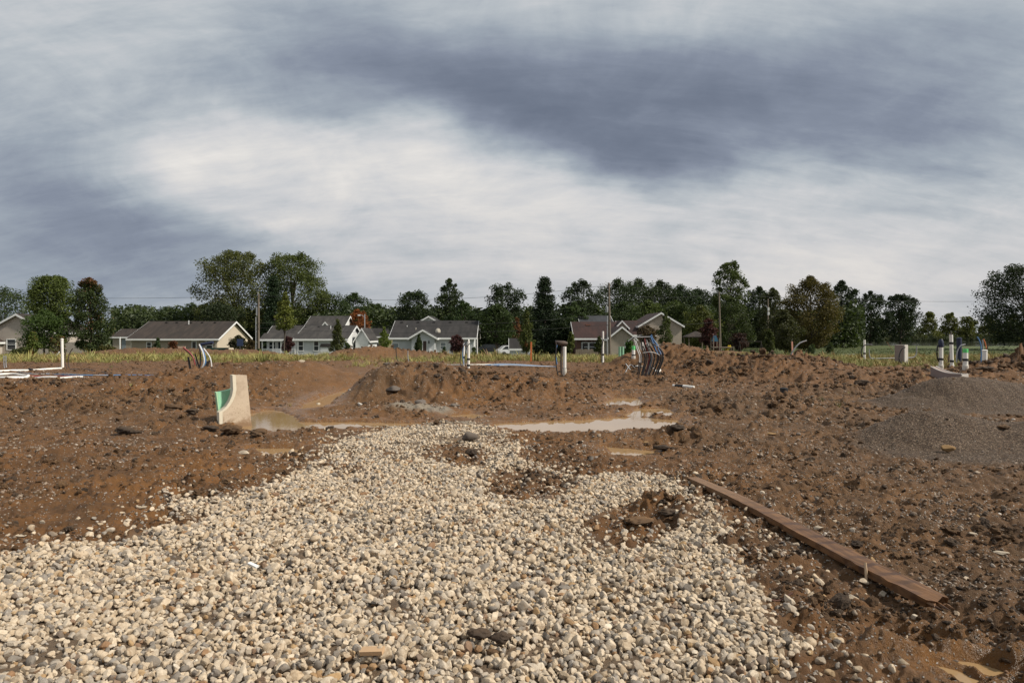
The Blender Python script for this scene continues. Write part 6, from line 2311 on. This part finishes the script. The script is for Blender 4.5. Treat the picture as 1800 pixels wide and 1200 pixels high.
def plank():
    m, g, bs = new_mat('wet_plank_wood')
    tc = g.n('ShaderNodeTexCoord').outputs['Object']
    mp = g.n('ShaderNodeMapping')
    g.put(mp.inputs[0], tc)
    mp.inputs['Scale'].default_value = (18, 1.1, 18)
    gr = g.noise(mp.outputs[0], 2.2, 8, .65, .5)
    c = g.mix(g.rng(gr, .3, .7), (.075, .034, .013), (.205, .100, .040))
    sp = g.n('ShaderNodeSeparateXYZ')
    g.put(sp.inputs[0], tc)
    # imprinted cross bands of dried mud
    bw = g.m('ADD', g.m('MULTIPLY', sp.outputs[1], 2 * PI / .165), g.m('MULTIPLY', sp.outputs[0], 14.0))
    bw = g.m('ADD', bw, g.m('MULTIPLY', g.noise(tc, 6, 3, .6), 3.2))
    band = g.rng(g.m('SINE', bw), .25, .85)
    band = g.m('MULTIPLY', band, g.rng(g.noise(tc, 3, 4, .6), .35, .62))
    c = g.mix(g.m('MULTIPLY', band, .95), c, (.070, .034, .018))
    dry = g.rng(sp.outputs[1], -.4, 1.3)
    c = g.mix(g.m('MULTIPLY', dry, .62), c, g.mix(gr, (.145, .078, .036), (.275, .165, .085)))
    c = g.mix(g.m('MULTIPLY', g.rng(g.noise(tc, 2.2, 6, .65), .56, .72), .6), c, (.075, .042, .026))
    g.put(bs.inputs['Base Color'], c)
    bs.inputs['Roughness'].default_value = .55
    b = g.n('ShaderNodeBump')
    b.inputs['Strength'].default_value = .6
    b.inputs['Distance'].default_value = .006
    g.put(b.inputs['Height'], gr)
    g.put(bs.inputs['Normal'], b.outputs[0])
    A = Vector((*G(1217, 850), 0))
    E = Vector((*G(1645, 1085), 0))
    mid = (A + E) / 2
    L = (A - E).length
    ang = math.atan2((A - E).y, (A - E).x) - PI / 2
    za, ze = H(A.x, A.y), H(E.x, E.y)
    base = Vector((mid.x, mid.y, .035))
    root = empty('wooden_plank', base, 'long warped brown plank lying between the stone bed and the mud', 'plank', rz=ang)
    rng = np.random.default_rng(3)
    n = 46
    w, t = .122, .050
    vs, fs = [], []
    for i in range(n):
        y = -L / 2 + L * i / (n - 1)
        u = i / (n - 1)
        z = .012 * math.sin(u * PI * 1.3) + .028 * (1 - u) ** 2
        tw = .16 * (1 - u)          # slight twist toward the near end
        e = .010 * max(0, .5 - u) * 2
        j = lambda s: rng.normal(0, s)
        cs, sn = math.cos(tw), math.sin(tw)
        for (a, b) in ((-w / 2, 0), (w / 2, 0), (w / 2, t), (0.2 * w, t + .002), (-.2 * w, t + .001), (-w / 2, t)):
            aa, bb = a + j(.0012 + e * .25), b + j(.0009 + e * .2)
            vs.append((aa * cs - bb * sn + .022 * math.sin(u * PI), y + (j(.05) if i == 0 else 0), z + aa * sn + bb * cs + .01 * math.sin(y * 2.1)))
    K = 6
    for i in range(n - 1):
        for q in range(K):
            fs.append((i * K + q, i * K + (q + 1) % K, (i + 1) * K + (q + 1) % K, (i + 1) * K + q))
    fs += [tuple(range(K - 1, -1, -1)), tuple((n - 1) * K + q for q in range(K))]
    MB().add(vs, fs).build('board', m, root, smooth=False)
    # torn end: splinters of different length
    for k in range(7):
        xa = -w / 2 + .012 + k * (w - .024) / 6
        ln = rng.uniform(.03, .13)
        zz = rng.uniform(.004, .034)
        MB().tube([(xa, -L / 2 + .06, .03 + zz), (xa + rng.normal(0, .004), -L / 2 - ln * .5, .03 + zz * 1.1), (xa + rng.normal(0, .012), -L / 2 - ln, .028 + zz * 1.2)], [.014, .010, .002], 5).build('splinter', m, root)
    MB().tube([(-w / 2 - .004, -L / 2 + .52, .105), (-w / 2 - .012, -L / 2 + .50, .05), (-w / 2 - .03, -L / 2 + .47, -.03)], [.008, .010, .006], 5).build('hanging_splinter', mat('pale_splinter', (.38, .27, .17), .7), root)
    # twig & scraps
    o = laid('twig', 'thin red-brown twig at the right edge of the stone bed', [(1345, 1056), (1370, 1062), (1393, 1061)], .006, mat('twig_brown', (.10, .045, .03), .8), None, 'twig')
    X, Y = G(655, 1184)
    o = MB().box(-.055, .055, -.022, .022, 0, .02).build('wood_chip', mat('pale_wood', (.46, .30, .17), .7, .2, 20), loc=(X, Y, H(X, Y) + .055))
    o.rotation_euler = (.15, -.1, -.15)
    tag(o, 'pale wood offcut lying on the stones at the bottom edge', 'wood offcut')
    X, Y = G(445, 1015)
    o = MB().box(-.045, .045, -.012, .012, 0, .012).build('plastic_strip', TRIM, loc=(X, Y, H(X, Y) + .045))
    o.rotation_euler = (.1, .1, -.6)
    tag(o, 'white plastic strip lying among the stones at left', 'plastic strip')


def one_rock(name, label, px, py, wpx, m, kind='stone', cat='rock', seed=1, flat=.75, Y=None, sink=.2, group=None, sub=4, wide=1.0):
    rng = np.random.default_rng(seed)
    if kind == 'stone':
        P, Fc = stone_shape(rng, sub, 11, 26, .05)
    else:
        P, Fc = clod_shape(rng, sub, .36)
    X, Y, z = ground_at(px, py, Y)
    r = wpx * .5 * Y / F
    P = P / np.abs(P[:, 0]).max()
    P = P * np.array([r, r * .85, r * flat * wide])
    o = link(name, mesh_np(name, P, Fc, m), loc=(X, Y + r * .5, z + r * flat * (1 - 2 * sink) * .9))
    return tag(o, label, cat, group)


def rocks():
    tan = stone_mat('tan_sandstone', [(0, (.26, .165, .075)), (1, (.30, .19, .09))], .4, .2)
    gry = stone_mat('grey_boulder', [(0, (.15, .13, .115)), (1, (.18, .155, .13))], .6, .4)
    pal = stone_mat('pale_rock', [(0, (.44, .38, .29)), (1, (.52, .45, .35))], .4, .2)
    R = one_rock
    R('rock', 'flat angular tan rock resting on the nearer fine gravel pile', 1669, 772, 30, tan, seed=5, flat=.55, sink=.05)
    R('boulder', 'grey boulder sitting at the far tip of the stone bed', 823, 777, 34, gry, seed=6, flat=.78, sink=.12)
    R('dirt_clod', 'dark crumbly clod just in front of the grey boulder', 829, 806, 24, CLOD_DARK, 'clod', 'dirt clod', 7, .9, sink=.1)
    R('dirt_clod', 'left of the two dark clods on the stones at the bottom', 842, 1140, 48, CLOD_DARK, 'clod', 'dirt clod', 8, .75, sink=-.1)
    R('dirt_clod', 'right of the two dark clods on the stones at the bottom', 879, 1145, 44, CLOD_DARK, 'clod', 'dirt clod', 9, .8, sink=-.1)
    R('dirt_clod', 'small clod below the two dark clods at the bottom', 866, 1160, 26, CLOD, 'clod', 'dirt clod', 19, .7, sink=-.05)
    R('rock', 'round pale rock at the left foot of the centre mound', 559, 715, 13, pal, seed=10, sink=.15)
    R('rock', 'small white rock at the foot of the centre mound', 632, 715, 9, stone_mat('white_rock', [(0, (.6, .58, .54)), (1, (.62, .6, .56))], .3), seed=11, sink=.1)
    R('rock', 'pinkish pale rock on the left shoulder of the centre mound', 606, 675, 12, pal, seed=12, Y=18.5, sink=.1)
    R('slab', 'white flat slab on the clay left of the haul track', 530, 641, 16, pal, seed=13, Y=36, flat=.5, cat='slab')
    R('rock', 'grey oval rock on the face of the centre mound', 799, 708, 20, gry, seed=14, flat=.6, sink=.1, Y=14.6)
    R('rock', 'grey lump breaking out of the crest of the centre mound', 690, 690, 26, gry, seed=15, flat=.7, Y=15.9, sink=.05)
    R('rock', 'grey rock low on the centre mound, nearest the grit strip', 740, 712, 24, gry, seed=16, flat=.8, Y=14.9, sink=.1)
    R('rock', 'dark rock at the top of the centre mound', 679, 661, 14, gry, seed=17, flat=.6, Y=17.0, sink=.05)
    R('rock', 'pale grey rock high on the right face of the centre mound', 776, 675, 9, pal, seed=18, Y=16, sink=.1)
    R('dirt_clod', 'leftmost clod lump in front of the leaning boards', 368, 760, 30, CLOD_DARK, 'clod', 'dirt clod', 20, .55, sink=.1)
    R('dirt_clod', 'biggest clod lump in front of the leaning boards', 404, 768, 40, CLOD, 'clod', 'dirt clod', 21, .62, sink=.08)
    R('dirt_clod', 'flat slab-like clod right of the leaning boards', 452, 768, 40, CLOD, 'clod', 'dirt clod', 22, .42, sink=.05)
    R('dirt_clod', 'small clod below the flat slab-like clod', 449, 772, 22, CLOD, 'clod', 'dirt clod', 23, .6, sink=.1)
    R('dirt_clod', 'dark pair of clods lying out on the left clay', 214, 766, 34, CLOD_DARK, 'clod', 'dirt clod', 24, .6, sink=.1)
    R('dirt_clod', 'right half of the dark pair of clods on the left clay', 234, 768, 28, CLOD_DARK, 'clod', 'dirt clod', 25, .5, sink=.1)
    R('dirt_clod', 'brown clod high in the rough ground left of the green board', 300, 728, 36, CLOD, 'clod', 'dirt clod', 26, .7, sink=.15)
    R('dirt_clod', 'dark clod close to the left side of the green board', 336, 731, 26, CLOD_DARK, 'clod', 'dirt clod', 27, .7, sink=.12)
    R('dirt_clod', 'large dark clod behind the fine gravel piles at right', 1521, 676, 36, CLOD_DARK, 'clod', 'dirt clod', 28, .7, sink=.1, Y=19)
    R('dirt_clod', 'brown clod leaning right of the large dark clod', 1536, 680, 22, CLOD, 'clod', 'dirt clod', 29, .6, sink=.1, Y=18.6)
    R('rock', 'pale flat rock beside the farther fine gravel pile', 1608, 676, 18, tan, seed=30, flat=.4, Y=18, sink=.1)
    R('dirt_clod', 'jagged dark slab of soil right of the curved mauve block', 1738, 655, 40, CLOD_DARK, 'clod', 'dirt clod', 31, .45, sink=.1, Y=22)
    R('dirt_clod', 'lump of soil at the right edge behind the fine gravel', 1785, 690, 26, CLOD_DARK, 'clod', 'dirt clod', 32, .6, Y=17.5, sink=.1)
    R('dirt_clod', 'soil clod lying on the right side of the nearer gravel pile', 1768, 775, 24, CLOD, 'clod', 'dirt clod', 33, .6, sink=.1)
    R('rock', 'small yellow rock among dark clods beside the brown puddle', 1136, 782, 12, tan, seed=34, sink=.1)
    R('dirt_clod', 'dark clod right beside the small brown puddle', 1165, 793, 34, CLOD_DARK, 'clod', 'dirt clod', 35, .7, sink=.15)
    R('dirt_clod', 'second dark clod right of the small brown puddle', 1192, 775, 30, CLOD_DARK, 'clod', 'dirt clod', 36, .6, sink=.15)
    R('rock', 'tan slab half buried on the clay below the pipe stub', 1360, 766, 24, tan, seed=37, flat=.4, sink=.1)
    R('rock', 'white jagged stone right of the plank', 1442, 930, 20, pal, seed=38, flat=.55, sink=.1)
    R('rock', 'pale flat stone on the mud at the right edge', 1765, 985, 26, pal, seed=39, flat=.35, sink=.15)
    R('rock', 'smooth white oval stone on the mud right of the plank', 1711, 948, 15, pal, seed=40, flat=.6, sink=.15)
    R('rock', 'yellowish pebble on the clay above the plank', 1720, 920, 11, tan, seed=41, sink=.1)
    R('rock', 'pale stone on the left clay near the stone bed edge', 250, 900, 18, pal, seed=42, flat=.45, sink=.1)
    R('rock', 'white flat stone at the left edge on the clay', 33, 949, 22, pal, seed=43, flat=.35, sink=.1)
    R('rock', 'tan rounded stone beyond the shallow puddle', 427, 799, 20, pal, seed=44, flat=.6, sink=.2)
    R('dirt_clod', 'dark muddy lump on the bare patch inside the stone bed', 1180, 915, 46, CLOD_DARK, 'clod', 'dirt clod', 45, .5, sink=.2)
    R('dirt_clod', 'brown lump left on the bare patch inside the stone bed', 1125, 935, 60, CLOD, 'clod', 'dirt clod', 46, .35, sink=.2)
    R('rock', 'red brick chip lying at the far edge of the stone bed', 1102, 842, 8, mat('brick_red', (.25, .06, .035), .8), seed=47, sink=.1)
    R('rock', 'red brick chip among the stones near the plank', 1160, 872, 11, mat('brick_red', (.25, .06, .035), .8), seed=48, sink=.0)


site()
